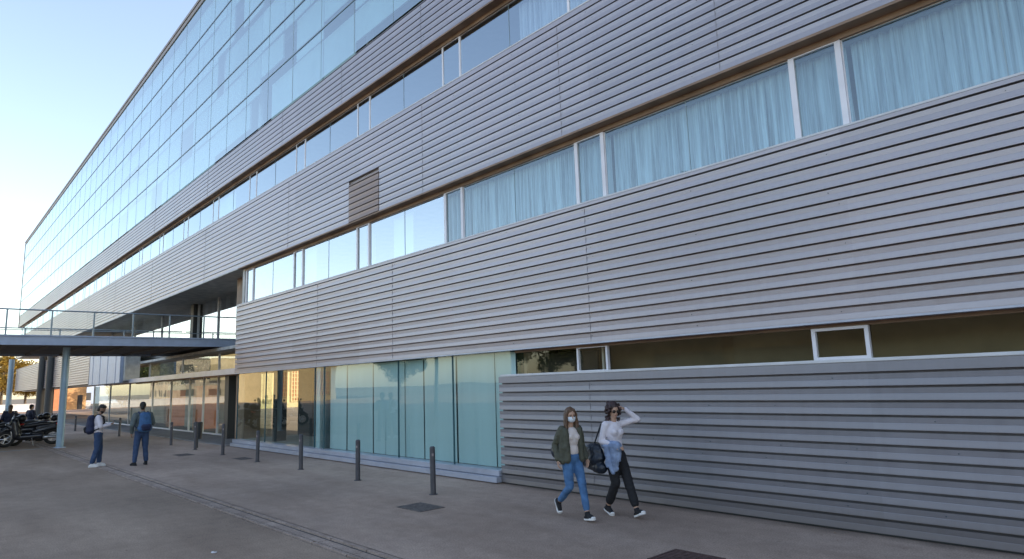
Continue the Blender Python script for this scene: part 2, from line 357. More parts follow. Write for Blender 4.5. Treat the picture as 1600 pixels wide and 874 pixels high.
def remesh(mb, name, material, parent=None, voxel=.01, smooth=3, disp=0):
    """fuse the overlapping volumes of mb into one continuous skin"""
    o = mb.build(name, material, None)
    md = o.modifiers.new('r', 'REMESH'); md.mode = 'VOXEL'; md.voxel_size = voxel; md.adaptivity = 0
    if smooth:
        sm = o.modifiers.new('s', 'SMOOTH'); sm.factor = .5; sm.iterations = smooth
    dg = bpy.context.evaluated_depsgraph_get(); dg.update()
    me = bpy.data.meshes.new_from_object(o.evaluated_get(dg), preserve_all_data_layers=False, depsgraph=dg)
    o.modifiers.clear(); o.data = me
    me.polygons.foreach_set('use_smooth', [True]*len(me.polygons))
    if disp:
        for v in me.vertices:
            q = noise.noise(v.co*9)*disp + noise.noise(v.co*26)*disp*.5; v.co += v.normal*q
    if not me.materials: me.materials.append(material)
    me.name = name
    if parent: o.parent = parent
    return o

# ================================================================ SETTING
D = 9.467
MB().face([(-1500, -1500, -.03), (1500, -1500, -.03), (1500, 1500, -.03), (-1500, 1500, -.03)]).build('ground', M['earth'], fix=False)['kind'] = 'structure'
MB().face([(-150, -60, 0), (40, -60, 0), (40, 4.28, 0), (-150, 4.28, 0)]).build('road', M['road'], fix=False)['kind'] = 'structure'
MB().face([(-150, 4.71, 0), (40, 4.71, 0), (40, 60, 0), (-150, 60, 0)]).build('pavement', M['paving'], fix=False)['kind'] = 'structure'
g = MB()
# shallow gutter between road and pavement: two kerb flags and a dished strip, open joints between them
x = -150.0
while x < 20:
    g.box(x+.012, x+.988, 4.31, 4.36, -.02, .012); g.box(x+.012, x+.988, 4.60, 4.67, -.02, .012)
    g.box(x+.012, x+.988, 4.41, 4.55, -.02, -.002)
    x += 1.0
g.build('gutter', M['gutter'], fix=False)['kind'] = 'structure'
MB().face([(-150, 4.28, -.014), (40, 4.28, -.014), (40, 4.71, -.014), (-150, 4.71, -.014)]).build('gutter_bed', M['indark'], fix=False)['kind'] = 'structure'
MB().box(-75, -27.2, 9.3, 12.2, -.02, .03).build('path', M['concrete'])['kind'] = 'structure'
MB().box(-34.5, -34.2, -6, 4.3, -.02, .005).build('road_marking', M['concrete'])['kind'] = 'structure'

# ================================================================ MAIN BUILDING
X0, X1 = -104.2, 32.0
ZB1, ZS1, ZB2, ZS2, ZPB, ZBT = 11.12, 9.69, 7.07, 5.56, 2.81, 2.30
ZGB, ZROOF = 12.506, 22.36
PITCH = .19
B = empty('office_building', (-26, D, 0), 0, 'long office building clad in grey ribbed metal with ribbon windows and a glazed upper front', 'building')
def P(mb, name, material, par=None, **kw):
    """part of the building; geometry in world coordinates"""
    o = mb.build(name, material, par or B, **kw)
    if not par:
        for v in o.data.vertices: v.co -= Vector(B.location)
    else:
        for v in o.data.vertices: v.co -= Vector(B.location)
    return o

def clad(mb, x0, x1, z0, z1, y=D, phase=None, screws=None):
    """horizontal ribbed sheets: dark recess, sloping upper face, small crease, vertical lip"""
    z = z1; prof = [(y+.0, z1)]
    first = True
    z = z1-(phase if phase is not None else .075)      # plain top band first
    prof = [(y, z1), (y, z), (y+.10, z)]
    rows = []
    while z-PITCH > z0-.02:
        t = z
        prof += [(y+.11, t-.060), (y+.0035, t-.0315), (y+.0085, t-.104), (y+.0065, t-.108), (y+.001, t-PITCH+.010), (y+.001, t-PITCH), (y+.10, t-PITCH)]
        rows.append(t); z -= PITCH
    prof += [(y+.10, min(z0, z-.001))]
    nx = max(1, int(abs(x1-x0)/4.545)); xs = [x0+(x1-x0)*k/nx for k in range(nx+1)]
    i = len(mb.v)
    for xx in xs: mb.v += [(xx, a, b) for a, b in prof]
    n = len(prof)
    for j in range(nx):
        for k in range(n-1):
            mb.f.append((i+j*n+k, i+j*n+k+1, i+(j+1)*n+k+1, i+(j+1)*n+k))
    # end cheeks
    for xx, s in ((x0, 1), (x1, -1)):
        q = [(xx, a, b) for a, b in prof] + [(xx, y+.2, prof[-1][1]), (xx, y+.2, z1)]
        mb.face(q)
    return rows
def screws(mb, rows, x0, x1, y, step=2.27, every=4, off=0):
    for j, t in enumerate(rows):
        if (j+off) % every > 1: continue
        x = x0+ (j % 3)*.11
        while x < x1:
            xx = x+random.uniform(-.05, .05)
            if random.random() < .3: x += step; continue
            mb.tube((xx, y-.001, t-.075), (xx, y+.014, t-.075), random.uniform(.005, .009), n=6); x += step
    return mb
def laps(mb, rows, xs, y):
    for x in xs:
        for t in rows:
            mb.box(x-.003, x+.003, y-.0015, y+.02, t-PITCH+.012, t-.036)

seams = [-1.1, -5.6, -8.1, -10.2, -15.1, -19.6, -24.1, -28.7, -33.2, -37.8, -42.3]
scr = MB(); lap = MB()
mb = MB(); rows = clad(mb, -26.82, X1, ZPB+.03, ZS2, phase=.06); P(mb, 'ribbed_cladding', M['clad'], fix=False)
screws(scr, rows, -26.3, 6, D); laps(lap, rows, [-8.1, -15.1, -19.6, -1.0], D)
mb = MB(); mb.box(-26.82, X1, D+.004, D+.2, ZPB, ZPB+.03); P(mb, 'drip_edge', M['plinth'])
mb = MB(); rows = clad(mb, -10.8, X1, .03, ZBT-.05, phase=.13); P(mb, 'ribbed_cladding', M['shadeclad'], fix=False)
screws(scr, rows, -10.3, 6, D, 1.1, 3, 1); laps(lap, rows, [-8.2, -1.2], D)
mb = MB(); mb.box(-10.74, X1, D-.012, D+.3, ZBT-.045, ZBT+.0); P(mb, 'sill_ledge', M['ledge'], bevel=.006)
mb = MB(); mb.box(-10.7, X1, D+.05, D+.35, 0, .045); P(mb, 'base_rail', M['darksteel'])
mb = MB(); rows = clad(mb, X0, -17.56, ZB2+.04, ZS1, phase=.11); r2 = clad(mb, -17.56, -15.79, 8.30, ZS1, phase=.11); clad(mb, -15.79, X1, ZB2+.04, ZS1, phase=.11)
P(mb, 'ribbed_cladding', M['clad'], fix=False)
screws(scr, rows, -60, 6, D); laps(lap, rows, [-8.6, -5.0, -13.6, -22, -31.1, -40.2, -49.3, -58.4], D)
mb = MB(); clad(mb, -17.55, -15.80, 7.12, 8.295, D-.012, .03)
P(mb, 'vent_louvre', M['brownclad'], fix=False)
mb = MB(); rows = clad(mb, X0, X1, ZB1+.04, ZGB, phase=.016); P(mb, 'ribbed_cladding', M['clad'], fix=False)
screws(scr, rows, -50, 0, D); laps(lap, rows, [-13.6, -18.1, -22.7, -31.1, -40.2, -49.3], D)
P(scr, 'screw_heads', M['joint'])['kind'] = 'stuff'
P(lap, 'sheet_joints', M['lapgrey'])['kind'] = 'stuff'

# soffits over the ribbons
WY = D+.27      # glass plane of the ribbons
mb = MB(); mb.box(X0, X1, D+.004, D+.40, ZB1, ZB1+.04); mb.box(X0, X1, WY-.05, WY+.04, ZB1-.09, ZB1-.001); P(mb, 'window_soffit', M['soffit'])
mb = MB(); mb.box(-26.85, X1, D+.004, D+.40, ZB2, ZB2+.04); mb.box(-26.85, X1, WY-.05, WY+.04, ZB2-.09, ZB2-.001); P(mb, 'window_soffit', M['soffit'])
mb = MB(); mb.box(X0, -26.86, D+.004, 25.4, ZB2-.003, ZB2+.05); P(mb, 'terrace_soffit', M['greysoffit'])
# white lips under the glass
mb = MB(); mb.box(X0, X1, D-.008, WY+.03, ZS1+.001, ZS1+.03); P(mb, 'window_sill', M['ledge'])
mb = MB(); mb.box(-26.82, X1, D-.008, WY+.03, ZS2+.001, ZS2+.03); P(mb, 'window_sill', M['ledge'])

def wavy(mb, x0, x1, z0, z1, y, amp=.035, seed=0, dens=.018):
    rnd = random.Random(seed); x = x0; n = 0; pts = []
    ph = rnd.random()*6; lean = 0
    while x <= x1:
        a = amp*(.35+.9*abs(noise.noise(Vector((x*1.3, seed, 0)))*2))
        yy = y + a*math.sin(x*44+ph+9*noise.noise(Vector((x*1.7, seed, 3))))
        yy2 = y + a*.5*math.sin(x*44+ph+.5+9*noise.noise(Vector((x*1.7, seed, 3))))
        sh = .05*noise.noise(Vector((x*1.1, seed, 7)))
        pts.append((x, yy, yy2, sh)); x += dens
    i = len(mb.v)
    for (x, ya, yb, sh) in pts: mb.v += [(x+sh, ya, z0), (x, (ya+yb)/2, (z0+z1)/2), (x, yb, z1)]
    for k in range(len(pts)-1):
        a = i+k*3; mb.f += [(a, a+3, a+4, a+1), (a+1, a+4, a+5, a+2)]
    return mb
def pane(x0, x1, y, z0, z1): return MB().face([(x0, y, z0), (x1, y, z0), (x1, y, z1), (x0, y, z1)])
def frame(mb, x0, x1, y, z0, z1, w=.05, d=.06, wb=None):
    wb = wb or w
    mb.box(x0, x0+w, y-d, y+.02, z0, z1); mb.box(x1-w, x1, y-d, y+.02, z0, z1)
    mb.box(x0+w, x1-w, y-d, y+.02, z0, z0+wb); mb.box(x0+w, x1-w, y-d, y+.02, z1-wb, z1); return mb

BAY = 4.545
def ribbon(z0, z1, xmin, xmax, curtains, k0=-2, k1=23, fw=.085, fd=.035, gm='glass'):
    for k in range(k0, k1):
        a1 = -3.20-4.51*k; a0 = a1-.78           # hinged window
        if gm == 'nearglass' and k > 2: gm = 'skyglass'
        f0 = a0-(4.51-.78); f1 = a0              # fixed pane to its left
        if a0 > xmin:
            w = P(pane(a0+.03, a1-.03, WY, z0+.03, z1-.09), 'hinged_window', M[gm], fix=False)
            fm = frame(MB(), a0, a1, WY, z0+.031, z1-.091, fw, fd, .018); P(fm, 'window_frame', M['white'], w)
        if f1 > xmin:
            F0 = max(f0, xmin)
            w = P(pane(F0+.02, f1-.02, WY+.004, z0+.03, z1-.09), 'fixed_window', M['skyglass' if gm == 'nearglass' and k == 2 else gm], fix=False)
            fm = frame(MB(), F0+.001, f1-.001, WY+.02, z0+.032, z1-.092, .018, .022, .010)
            P(fm, 'window_frame', M['white'], w)
            mid = (f0+f1)/2
            if mid > F0+.3: P(MB().box(mid-.005, mid+.005, WY-.004, WY+.012, z0+.031, z1-.091), 'glass_joint', M['palejoint'], w)
        c0, c1 = max(f0, curtains), a1
        if c1-c0 > .3 and k >= -1:
            P(wavy(MB(), c0+.04, c1-.02, z0-.2, z1+.02, WY+.26, .085, 11+k*7+int(z0)), 'curtain', M['curtain'], smooth=True, fix=False)
ribbon(ZS2, ZB2, -26.86, X1, -13.2, -2, 6, gm='nearglass')
ribbon(ZS1, ZB1, X0, X1, -10.3, 0, 23, .055, .012)
# sparse roller blinds further along the ribbons
for (xa, xb, z0, z1) in ((-15.9, -14.9, ZS2, ZB2-.1), (-21.6, -20.9, ZS2, ZB2),
                         (-31, -29, ZS1, ZB1), (-45, -40, ZS1, ZB1), (-60, -52, ZS1, ZB1)):
    P(MB().box(xa, xb, WY+.3, WY+.32, z0, z1), 'roller_blind', M['blind'])
P(MB().box(-17.55, -17.45, WY+.5, WY+.6, ZS2, ZB2), 'interior_post', M['white'])

# interior behind the ribbons (floors, ceilings, back wall)
mb = MB()
mb.box(-26.8, X1, D+.41, D+6, 6.98, 7.06); mb.box(X0+.1, X1, D+.41, D+6, 11.03, 11.11)
P(mb, 'interior_ceiling', M['inwall'])
mb = MB(); mb.box(-26.8, X1, D+.41, D+6, 3.2, 3.4); mb.box(X0+.1, X1, D+.41, D+6, 7.13, 7.3)
P(mb, 'interior_floor', M['inwall'])
mb = MB(); mb.box(-26.8, X1, D+5.8, D+6, 3.41, 6.97); mb.box(X0+.1, X1, D+5.8, D+6, 7.31, 11.02); P(mb, 'interior_wall', M['inwall'])
mb = MB(); mb.box(-26.82, -26.6, D+.21, D+6.2, 2.9, 7.06); P(mb, 'end_wall', M['greysoffit'])
# massing behind: rear wall, roof, ends
mb = MB(); mb.box(X0, X1, 25.2, 25.5, ZB2+.06, ZROOF-.4); mb.box(X0, X0+.25, D+.3, 25.19, ZB2+.06, ZROOF-.4)
mb.box(X1-.25, X1, D+.5, 25.19, 0, ZROOF-.4); mb.box(-19.9, X1-.3, 25.2, 25.4, 0, ZB2)
P(mb, 'rear_wall', M['greysoffit'])
mb = MB(); mb.box(X0-.05, X1, D-.10, 25.6, ZROOF-.16, ZROOF); mb.box(X0-.05, X1, D-.06, D+.3, ZROOF-.42, ZROOF-.17); mb.box(X0-.06, X0+.1, D-.06, D+.25, ZB1-.1, ZROOF-.43)
P(mb, 'roof_edge', M['roofcap'])

# glazed upper front: five storey-high rows of glass over 20 bays
ZL = [ZGB+.03, 14.385, 16.20, 18.10, 20.02, ZROOF-.42]
rnd = random.Random(3)
for r in range(5):
    for k in range(20):
        xb = -8.1-BAY*1-k*4.58; xa = max(X0+.1, xb-4.58)
        w = P(pane(xa+.012, xb-.012, D-.02, ZL[r]+.02, ZL[r+1]-.02), 'glass_panel', M['cwglass'], fix=False)
        j = MB(); xm = (xa+xb)/2; j.box(xm-.004, xm+.004, D-.026, D-.014, ZL[r]+.02, ZL[r+1]-.02)
        P(j, 'glass_joint', M['palejoint'], w)
        P(MB().box(xa-.008, xa+.009, D-.026, D-.014, ZL[r]+.02, ZL[r+1]-.02), 'glass_joint', M['palejoint'], w)
mb = MB()
for r in range(5):
    for k in range(9): mb.face([(-12.63+k*4.58+.012, D-.02, ZL[r]+.02), (-12.63+(k+1)*4.58-.012, D-.02, ZL[r]+.02), (-12.63+(k+1)*4.58-.012, D-.02, ZL[r+1]-.02), (-12.63+k*4.58+.012, D-.02, ZL[r+1]-.02)])
P(mb, 'glass_panel', M['cwglass'], fix=False)['kind'] = 'stuff'
mb = MB()
for z in ZL[1:5]: mb.box(X0+.1, X1, D-.04, D+.03, z-.025, z+.025)
P(mb, 'transom', M['railsteel'])
mb = MB(); mb.box(X0+.1, X1, D+.5, D+5, 12.3, 12.49)
for z in ZL[2:5:2]: mb.box(X0+.1, X1, D+.6, D+5, z-.1, z+.1)
P(mb, 'upper_floor', M['inwall'])
P(MB().box(X0+.3, X1, D+5, D+5.2, 12.5, 21.9), 'upper_back_wall', M['blind'])
mbs = {'blind': MB(), 'greyblind': MB(), 'inwall': MB()}
for r in range(5):
    x = -11.0
    while x > X0+1:
        w = rnd.choice((1.13, 2.27, 2.27, 2.27, 4.5)); q = rnd.random()
        key = 'blind' if q < .52 else ('greyblind' if q < .85 else None)
        if key:
            z0 = ZL[r]+.05+(rnd.random()*.8 if rnd.random() < .25 else 0)
            mbs[key].box(x-w+.03, x-.03, D+.30+.05*rnd.random(), D+.37, z0, ZL[r+1]-.05)
        x -= w
P(mbs['blind'], 'pale_blinds', M['blind'])['kind'] = 'stuff'
P(mbs['greyblind'], 'greenish_blinds', M['greyblind'])['kind'] = 'stuff'
mb = MB()
for k in range(40):
    x = -13.0-k*4.58
    if x > X0: mb.tube((x, D+.75, 12.5), (x, D+.75, 21.9), .12, n=10)
P(mb, 'interior_columns', M['white'])['kind'] = 'stuff'

# strip window over the low wall
SY = D+.26
P(MB().box(-10.5, X1, D+.205, D+.6, ZPB+.002, ZPB+.05), 'strip_soffit', M['soffit'])
P(MB().box(-10.5, X1, SY-.03, SY+.05, ZPB-.05, ZPB+.001), 'strip_head', M['soffit'])
for k in range(-2, 2):
    a1 = -3.27-4.62*k; a0 = a1-.78; f0 = a0-3.84 if k < 1 else -10.48
    w = P(pane(a0+.03, a1-.03, SY, ZBT+.03, ZPB-.05), 'hinged_window', M['stripglass'], fix=False)
    P(frame(MB(), a0, a1, SY, ZBT+.002, ZPB-.052, .055 if k < 1 else .045, .05, .04 if k < 1 else .012), 'window_frame', M['white'], w)
    w = P(pane(f0+.02, a0-.005, SY+.003, ZBT+.001, ZPB-.05), 'fixed_window', M['stripglass'], fix=False)
mb = MB(); mb.box(-10.5, X1, D+1.5, D+1.7, 0, 3.19); mb.box(-10.5, -10.4, D+.5, D+3.2, 0, 3.19); P(mb, 'interior_wall', M['inbrown'])
P(MB().box(-10.5, X1, D+.61, D+3.2, 2.95, 3.1), 'interior_ceiling', M['inbrown'])
P(MB().box(-8.4, -8.35, SY+.4, SY+.45, ZBT, ZPB), 'interior_post', M['white'])
P(MB().box(-10.3, -8.6, SY+.5, SY+.55, ZBT-.4, ZPB-.08), 'interior_shelf', M['indark'])

# shop front left of the low wall
GY = D+.12
P(MB().box(-26.7, -10.81, D-.13, D+.3, .02, .14), 'plinth', M['plinth'], bevel=.008)
P(MB().box(-26.7, -10.81, D-.05, D+.3, .15, .27), 'plinth_ledge', M['plinth'], bevel=.008)
cuts = [-26.7, -23.9, -19.92, -19.27, -15.0, -12.6, -10.5]
for a, b in zip(cuts[:-1], cuts[1:]):
    w = P(pane(a+.01, b-.01, GY, .275, ZPB-.01), 'shop_window', M['storeglass' if b < -19.5 else 'tealglass'], fix=False)
    P(MB().box(a-.012, a+.009, GY-.02, GY+.02, .275, ZPB-.01), 'glass_joint', M['tealdark'], w)
x = -19.2; rnd = random.Random(5); k = 0
edges = [-19.2, -18.1, -17.55, -16.6, -15.9, -14.95, -14.6, -14.05, -13.55, -12.68, -11.95, -11.25, -10.52]
for a, b in zip(edges[:-1], edges[1:]):
    yy = GY+.16+(k % 2)*.018
    P(wavy(MB(), a+(.0 if k % 3 else .022), b+.02, .28, ZPB-.02, yy, .003, k, .05), 'teal_screen', M['teal'], fix=False); k += 1
P(MB().box(-19.2, -10.5, GY+.5, GY+.55, .28, 3.2), 'screen_backing', M['tealdark'])
P(MB().box(-19.9, -19.62, GY+.03, GY+.20, .28, ZPB-.01), 'jamb_panel', M['teal'])
P(MB().box(-19.52, -19.28, GY+.05, GY+.30, .28, ZPB-.01), 'jamb_panel', M['tealdark'])
mb = MB(); mb.box(-26.6, -19.95, D+.3, D+5, 0.0, .26); P(mb, 'shop_floor', M['inwall'])
mb = MB(); mb.box(-19.9, -10.52, 14.5, 14.7, .27, 3.2); mb.box(-19.95, -19.75, D+.6, 14.49, .27, 3.1); mb.box(-26.6, -10.52, D+.3, 25, 3.11, 3.19); P(mb, 'shop_back_wall', M['inbrown'])
mb = MB(); mb.box(-24.15, -23.85, D+.5, D+.9, .27, 3.1); mb.box(-26.2, -24.9, D+2.4, D+2.6, .27, 3.1); mb.box(-20.35, -20.0, D+.6, D+1.0, .27, 3.1); P(mb, 'interior_pier', M['indark'])

P(MB().box(-10.2, -9.2, D+.9, D+.95, 1.9, 2.62), 'interior_shelf', M['teal'])
# recessed ground floor and terrace at the far end
TY = 11.6
for k, (a, b) in enumerate(((-60.5, -53), (-53, -46), (-46, -39.5), (-38.7, -35.4), (-35.4, -32.4), (-32.4, -27.6))):
    w = P(pane(a+.02, b-.02, TY, 4.45, ZB2-.01), 'terrace_window', M['brightglass'], fix=False)
    fm = MB(); fm.box(a-.019, a+.019, TY-.06, TY+.04, 4.45, ZB2-.01); fm.box(b-.06, b-.021, TY-.06, TY+.04, 4.45, ZB2-.01); fm.box(a+.02, b-.07, TY-.05, TY+.04, 4.45, 4.53)
    P(fm, 'window_frame', M['ledge'], w)
x = -38.5
while x < -31:
    P(wavy(MB(), x, x+.55, 4.5, ZB2-.02, TY+.25, .05, int(x*3), .04), 'curtain', M['curtain'], smooth=True, fix=False); x += 1.15
P(MB().box(-31.9, -26.86, TY-.12, TY-.03, 3.9, 4.45), 'terrace_fascia', M['bluegrey'])
P(MB().box(-39.35, -38.85, TY-.25, TY+.2, 4.46, ZB2-.005), 'terrace_pier', M['darksteel'])
P(MB().box(-29.2, -28.5, 10.3, 10.7, 4.46, ZB2-.005), 'terrace_post', M['soffit'])
mb = MB(); mb.box(-62, -26.9, TY-.02, 13.2, 4.2, 4.44); P(mb, 'terrace_floor', M['inwall'])
P(MB().box(-62, -27, 13.0, 13.2, 4.45, ZB2-.01), 'terrace_back_wall', M['inwall'])
# ribbed block under the far end
mb = MB(); clad(mb, -104.0, -57.0, 3.0, 5.75, D+.1); P(mb, 'ribbed_cladding', M['clad'], fix=False)
mb = MB(); mb.box(-104, -47, D+.35, D+1.2, 3.0, 5.7); P(mb, 'block_core', M['greysoffit'])
mb = MB()
for k in range(8): mb.box(-56.9+k*1.2, -56.9+k*1.2+1.17, D+.12+.02*(k % 2), D+.34, 2.9, 5.7)
P(mb, 'plain_cladding', M['bluegrey'])
P(MB().box(-104, -28, D+.9, D+2.0, 2.93, 3.02), 'canopy', M['plinth'])
P(MB().box(-47, -28, D+.62, D+.9, 2.86, 3.10), 'canopy_fascia', M['plinth'])
# entrance glazing below the canopy
GY2 = 11.25
xs = [-64, -58, -52, -46, -42, -38.5, -36.2, -34.0, -31.6, -29.5, -27.4]
for a, b in zip(xs[:-1], xs[1:]):
    w = P(pane(a+.02, b-.02, GY2, .10, 2.85), 'entrance_window', M['storeglass'], fix=False)
    fm = MB(); fm.box(a-.03, a+.019, GY2-.05, GY2+.05, .031, 2.9); fm.box(a+.02, b-.031, GY2-.03, GY2+.03, .031, .10)
    P(fm, 'window_frame', M['ledge'], w)
for a, b in ((-47, -40), (-40, -34), (-34, -28)):
    w = P(pane(a+.02, b-.02, GY2, 3.12, 4.0), 'transom_window', M['tealglass'], fix=False)
    P(MB().box(a-.05, a+.019, GY2-.05, GY2+.05, 3.03, 4.1), 'window_frame', M['plinth'], w)
P(MB().box(-31.2, -30.7, 10.6, 11.2, .03, 2.85), 'entrance_pier', M['darksteel'])
P(MB().box(-29.2, -28.2, 10.4, 11.1, .03, 4.1), 'entrance_pier', M['soffit'])
mb = MB(); mb.box(-62, -52, 13.5, 13.7, .03, 2.9); mb.box(-44, -42, 12.6, 12.8, .03, 2.9); mb.box(-51, -45, 15.6, 15.8, .03, 2.9); P(mb, 'lobby_wall', M['inbrown'])
mb = MB(); mb.box(-46.5, -45.9, 12.2, 13.4, .03, 2.3); mb.box(-40.4, -39.9, 12, 13.2, .03, 2.5); mb.box(-33.4, -33.1, 11.5, 12.4, .03, 2.8); P(mb, 'lobby_panel', M['terracotta'])
P(MB().box(-65, -27, GY2-.6, GY2+.3, 4.06, 4.2), 'lobby_ceiling', M['greysoffit'])
P(MB().box(-70, -27, 11.6, 14.4, 3.03, 3.1), 'lobby_ceiling', M['inbrown'])

# posts under the far end
for i, (x, y, z, r, mt, lab) in enumerate(((-79.5, 9.42, 7.05, .36, 'darksteel', 'left one of the two black round posts behind the scooters'),
                             (-74.0, 9.42, 7.05, .36, 'darksteel', 'right one of the two black round posts, nearest the pale blue bridge post'),
                             (-104.5, 9.1, 7.05, .3, 'colsteel', 'pale grey post below the far corner of the long building'))):
    e = empty('support_post', (x, y, 0), 0, lab, 'post', 'round posts carrying the far end')
    MB().tube((0, 0, 0), (0, 0, z), r, n=20).build('shaft', M[mt], e, smooth='auto')
    MB().tube((0, 0, 0), (0, 0, .05), r+.08, n=20).build('base_plate', M['darksteel'], e)

# ================================================================ FOOTBRIDGE
BX = -32.5
br = empty('footbridge', (BX, 8, 0), 0, 'blue grey steel footbridge with railing crossing to the long building', 'bridge')
def Q(mb, name, material, par=None, **kw):
    o = mb.build(name, material, par or br, **kw)
    for v in o.data.vertices: v.co -= Vector(br.location)
    return o
Q(MB().prism([(BX, 4.25), (BX+.06, 4.25), (BX+.06, 4.30), (BX+.03, 4.31), (BX+.03, 4.59), (BX+.08, 4.60), (BX+.08, 4.66), (BX, 4.66)], 'y', -8, 11.56), 'edge_beam', M['bluegrey'])
Q(MB().prism([(BX-8.8, 4.25), (BX-8.8, 4.66), (BX-8.9, 4.66), (BX-8.9, 4.25)], 'y', -8, 11.56), 'edge_beam', M['bluegrey'])
mb = MB(); mb.box(BX-8.79, BX-.01, -8, 11.56, 4.36, 4.58)
for k in range(13): mb.box(BX-8.79, BX-.01, -7.5+k*1.45, -7.35+k*1.45, 4.27, 4.359)
Q(mb, 'deck', M['darkconcrete'])
py = [4.03+1.485*k for k in range(-8, 5)]
for off in (0, -8.83):
    rl = Q(MB().tube((BX+off+.03, -8, 5.68), (BX+off+.03, 11.5, 5.68), .03, n=8).tube((BX+off+.03, -8, 4.86), (BX+off+.03, 11.5, 4.86), .016, n=8), 'handrail', M['railsteel'])
    for y in py:
        Q(MB().box(BX+off+.01, BX+off+.05, y-.03, y+.03, 4.66, 5.66), 'railing_post', M['railsteel'])
    Q(MB().face([(BX+off, -8, 4.88), (BX+off, 11.5, 4.88), (BX+off, 11.5, 5.62), (BX+off, -8, 5.62)]), 'railing_infill', M['railglass'], fix=False)
e = empty('bridge_column', (-33.95, 4.82, 0), 0, 'pale blue round column carrying the footbridge', 'column')
MB().tube((0, 0, 0), (0, 0, 4.25), .14, n=24).build('shaft', M['colsteel'], e, smooth='auto')
MB().tube((0, 0, 0), (0, 0, .04), .22, n=24).build('base_plate', M['bluegrey'], e)
e = empty('bridge_column', (-35.2, -6.2, 0), 0, 'bridge support column outside the left edge of the photo', 'column')
MB().tube((0, 0, 0), (0, 0, 4.25), .14, n=24).build('shaft', M['colsteel'], e, smooth='auto')

# ================================================================ BOLLARDS AND COVERS
def bollard():
    e = empty('bollard', (0, 0, 0))
    MB().tube((0, 0, 0), (0, 0, .90), .055, n=20).tube((0, 0, .90), (0, 0, .925), .055, .035, n=20).build('shaft', M['bollard'], e, smooth='auto')
    MB().tube((0, 0, 0), (0, 0, .012), .085, n=20).build('base_flange', M['bollard'], e)
    MB().box(.05, .058, -.018, .018, .74, .79).build('reflector', M['bolband'], e)
    return e
blabs = ['nearest dark grey bollard, right of the teal glass screens', 'second bollard from the right, before the middle of the teal glass',
         'third bollard from the right, before the dark edge of the teal glass', 'fourth bollard from the right, before the yellow reflections in the shop glass',
         'fifth bollard from the right, before the left end of the shop window', 'sixth bollard from the right, standing by the entrance door',
         'seventh bollard from the right, before the entrance glazing', 'eighth bollard from the right, just right of the man with the blue backpack',
         'ninth bollard from the right, between the two standing men', 'tenth bollard from the right, just left of the man in the white shirt',
         'eleventh bollard from the right, left of the man in the white shirt', 'twelfth bollard from the right, right of the pale blue bridge column',
         'thirteenth bollard from the right, beside the pale blue bridge column', 'farthest bollard in the row towards the black posts']
bx = [(-10.88, 7.74), (-13.94, 7.79), (-17.14, 7.87), (-20.17, 7.88), (-23.53, 8.0), (-26.65, 8.05), (-30.03, 8.12), (-34.6, 8.15), (-39.5, 8.17), (-44.3, 8.0), (-49, 7.7), (-55, 7.9), (-60, 7.9), (-66, 8.0)]
b0 = bollard()
for i, (x, y) in enumerate(bx):
    b = b0 if i == 0 else copy_tree(b0)
    b.location = (x, y, 0); b.rotation_euler = (R(random.uniform(-.6, .6)), R(random.uniform(-.6, .6)), random.uniform(-1.2, -.2))
    h = {4: 1.12, 5: 1.12}.get(i, 1.02 if i > 3 else 1); b.scale = (1, 1, h)
    tag(b, blabs[i], 'bollard', 'row of bollards along the building')
def cover(x0, x1, y0, y1, mt, lab):
    e = empty('drain_cover', ((x0+x1)/2, (y0+y1)/2, 0), 0, lab, 'drain cover')
    w, h = (x1-x0)/2, (y1-y0)/2
    f = MB(); f.box(-w, w, -h, -h+.03, .001, .012).box(-w, w, h-.03, h, .001, .012).box(-w, -w+.03, -h+.031, h-.031, .001, .012).box(w-.03, w, -h+.031, h-.031, .001, .012)
    f.build('rim', M[mt], e)
    s = MB(); s.box(-w+.033, w-.033, -h+.033, h-.033, .001, .007)
    n = 7
    for k in range(n): s.box(-w+.05+(2*w-.1)*k/n, -w+.05+(2*w-.1)*(k+.5)/n, -h+.05, h-.05, .0075, .011)
    s.build('lid', M[mt], e)
cover(-10.33, -9.6, 6.54, 7.07, 'grate', 'grey square drain cover below the nearest bollard')
cover(-4.97, -4.28, 6.62, 7.22, 'rustgrate', 'reddish brown drain cover cut by the bottom edge of the photo')
cover(-25.3, -24.5, 6.9, 7.4, 'grate', 'dark drain cover farthest away, left of the fifth and sixth bollards')
cover(-21.9, -21.2, 7.75, 8.15, 'grate', 'dark drain cover beside the fourth bollard')
# fallen leaves and grit along the wall foot and in the gutter
lf = MB(); rl = random.Random(21)
for k in range(240):
    if k % 3: x, y = rl.uniform(-30, 2), 9.3-abs(rl.gauss(0, .25))
    elif k % 2: x, y = rl.uniform(-26, -4), 4.5+rl.gauss(0, .12)
    else: x, y = rl.uniform(-30, 0), rl.uniform(2, 9)
    a = rl.random()*6; s_ = rl.uniform(.008, .022); z = .006
    if 4.28 < y < 4.71: z = .014
    lf.face([(x+math.cos(a)*s_, y+math.sin(a)*s_, z), (x-math.sin(a)*s_*.5, y+math.cos(a)*s_*.5, z+s_*.4), (x-math.cos(a)*s_, y-math.sin(a)*s_, z), (x+math.sin(a)*s_*.5, y-math.cos(a)*s_*.5, z+s_*.2)])
o = lf.build('fallen_leaves', M['soffit'], fix=False); tag(o, 'tiny dry brown leaves scattered on the paving', 'leaves', kind='stuff')
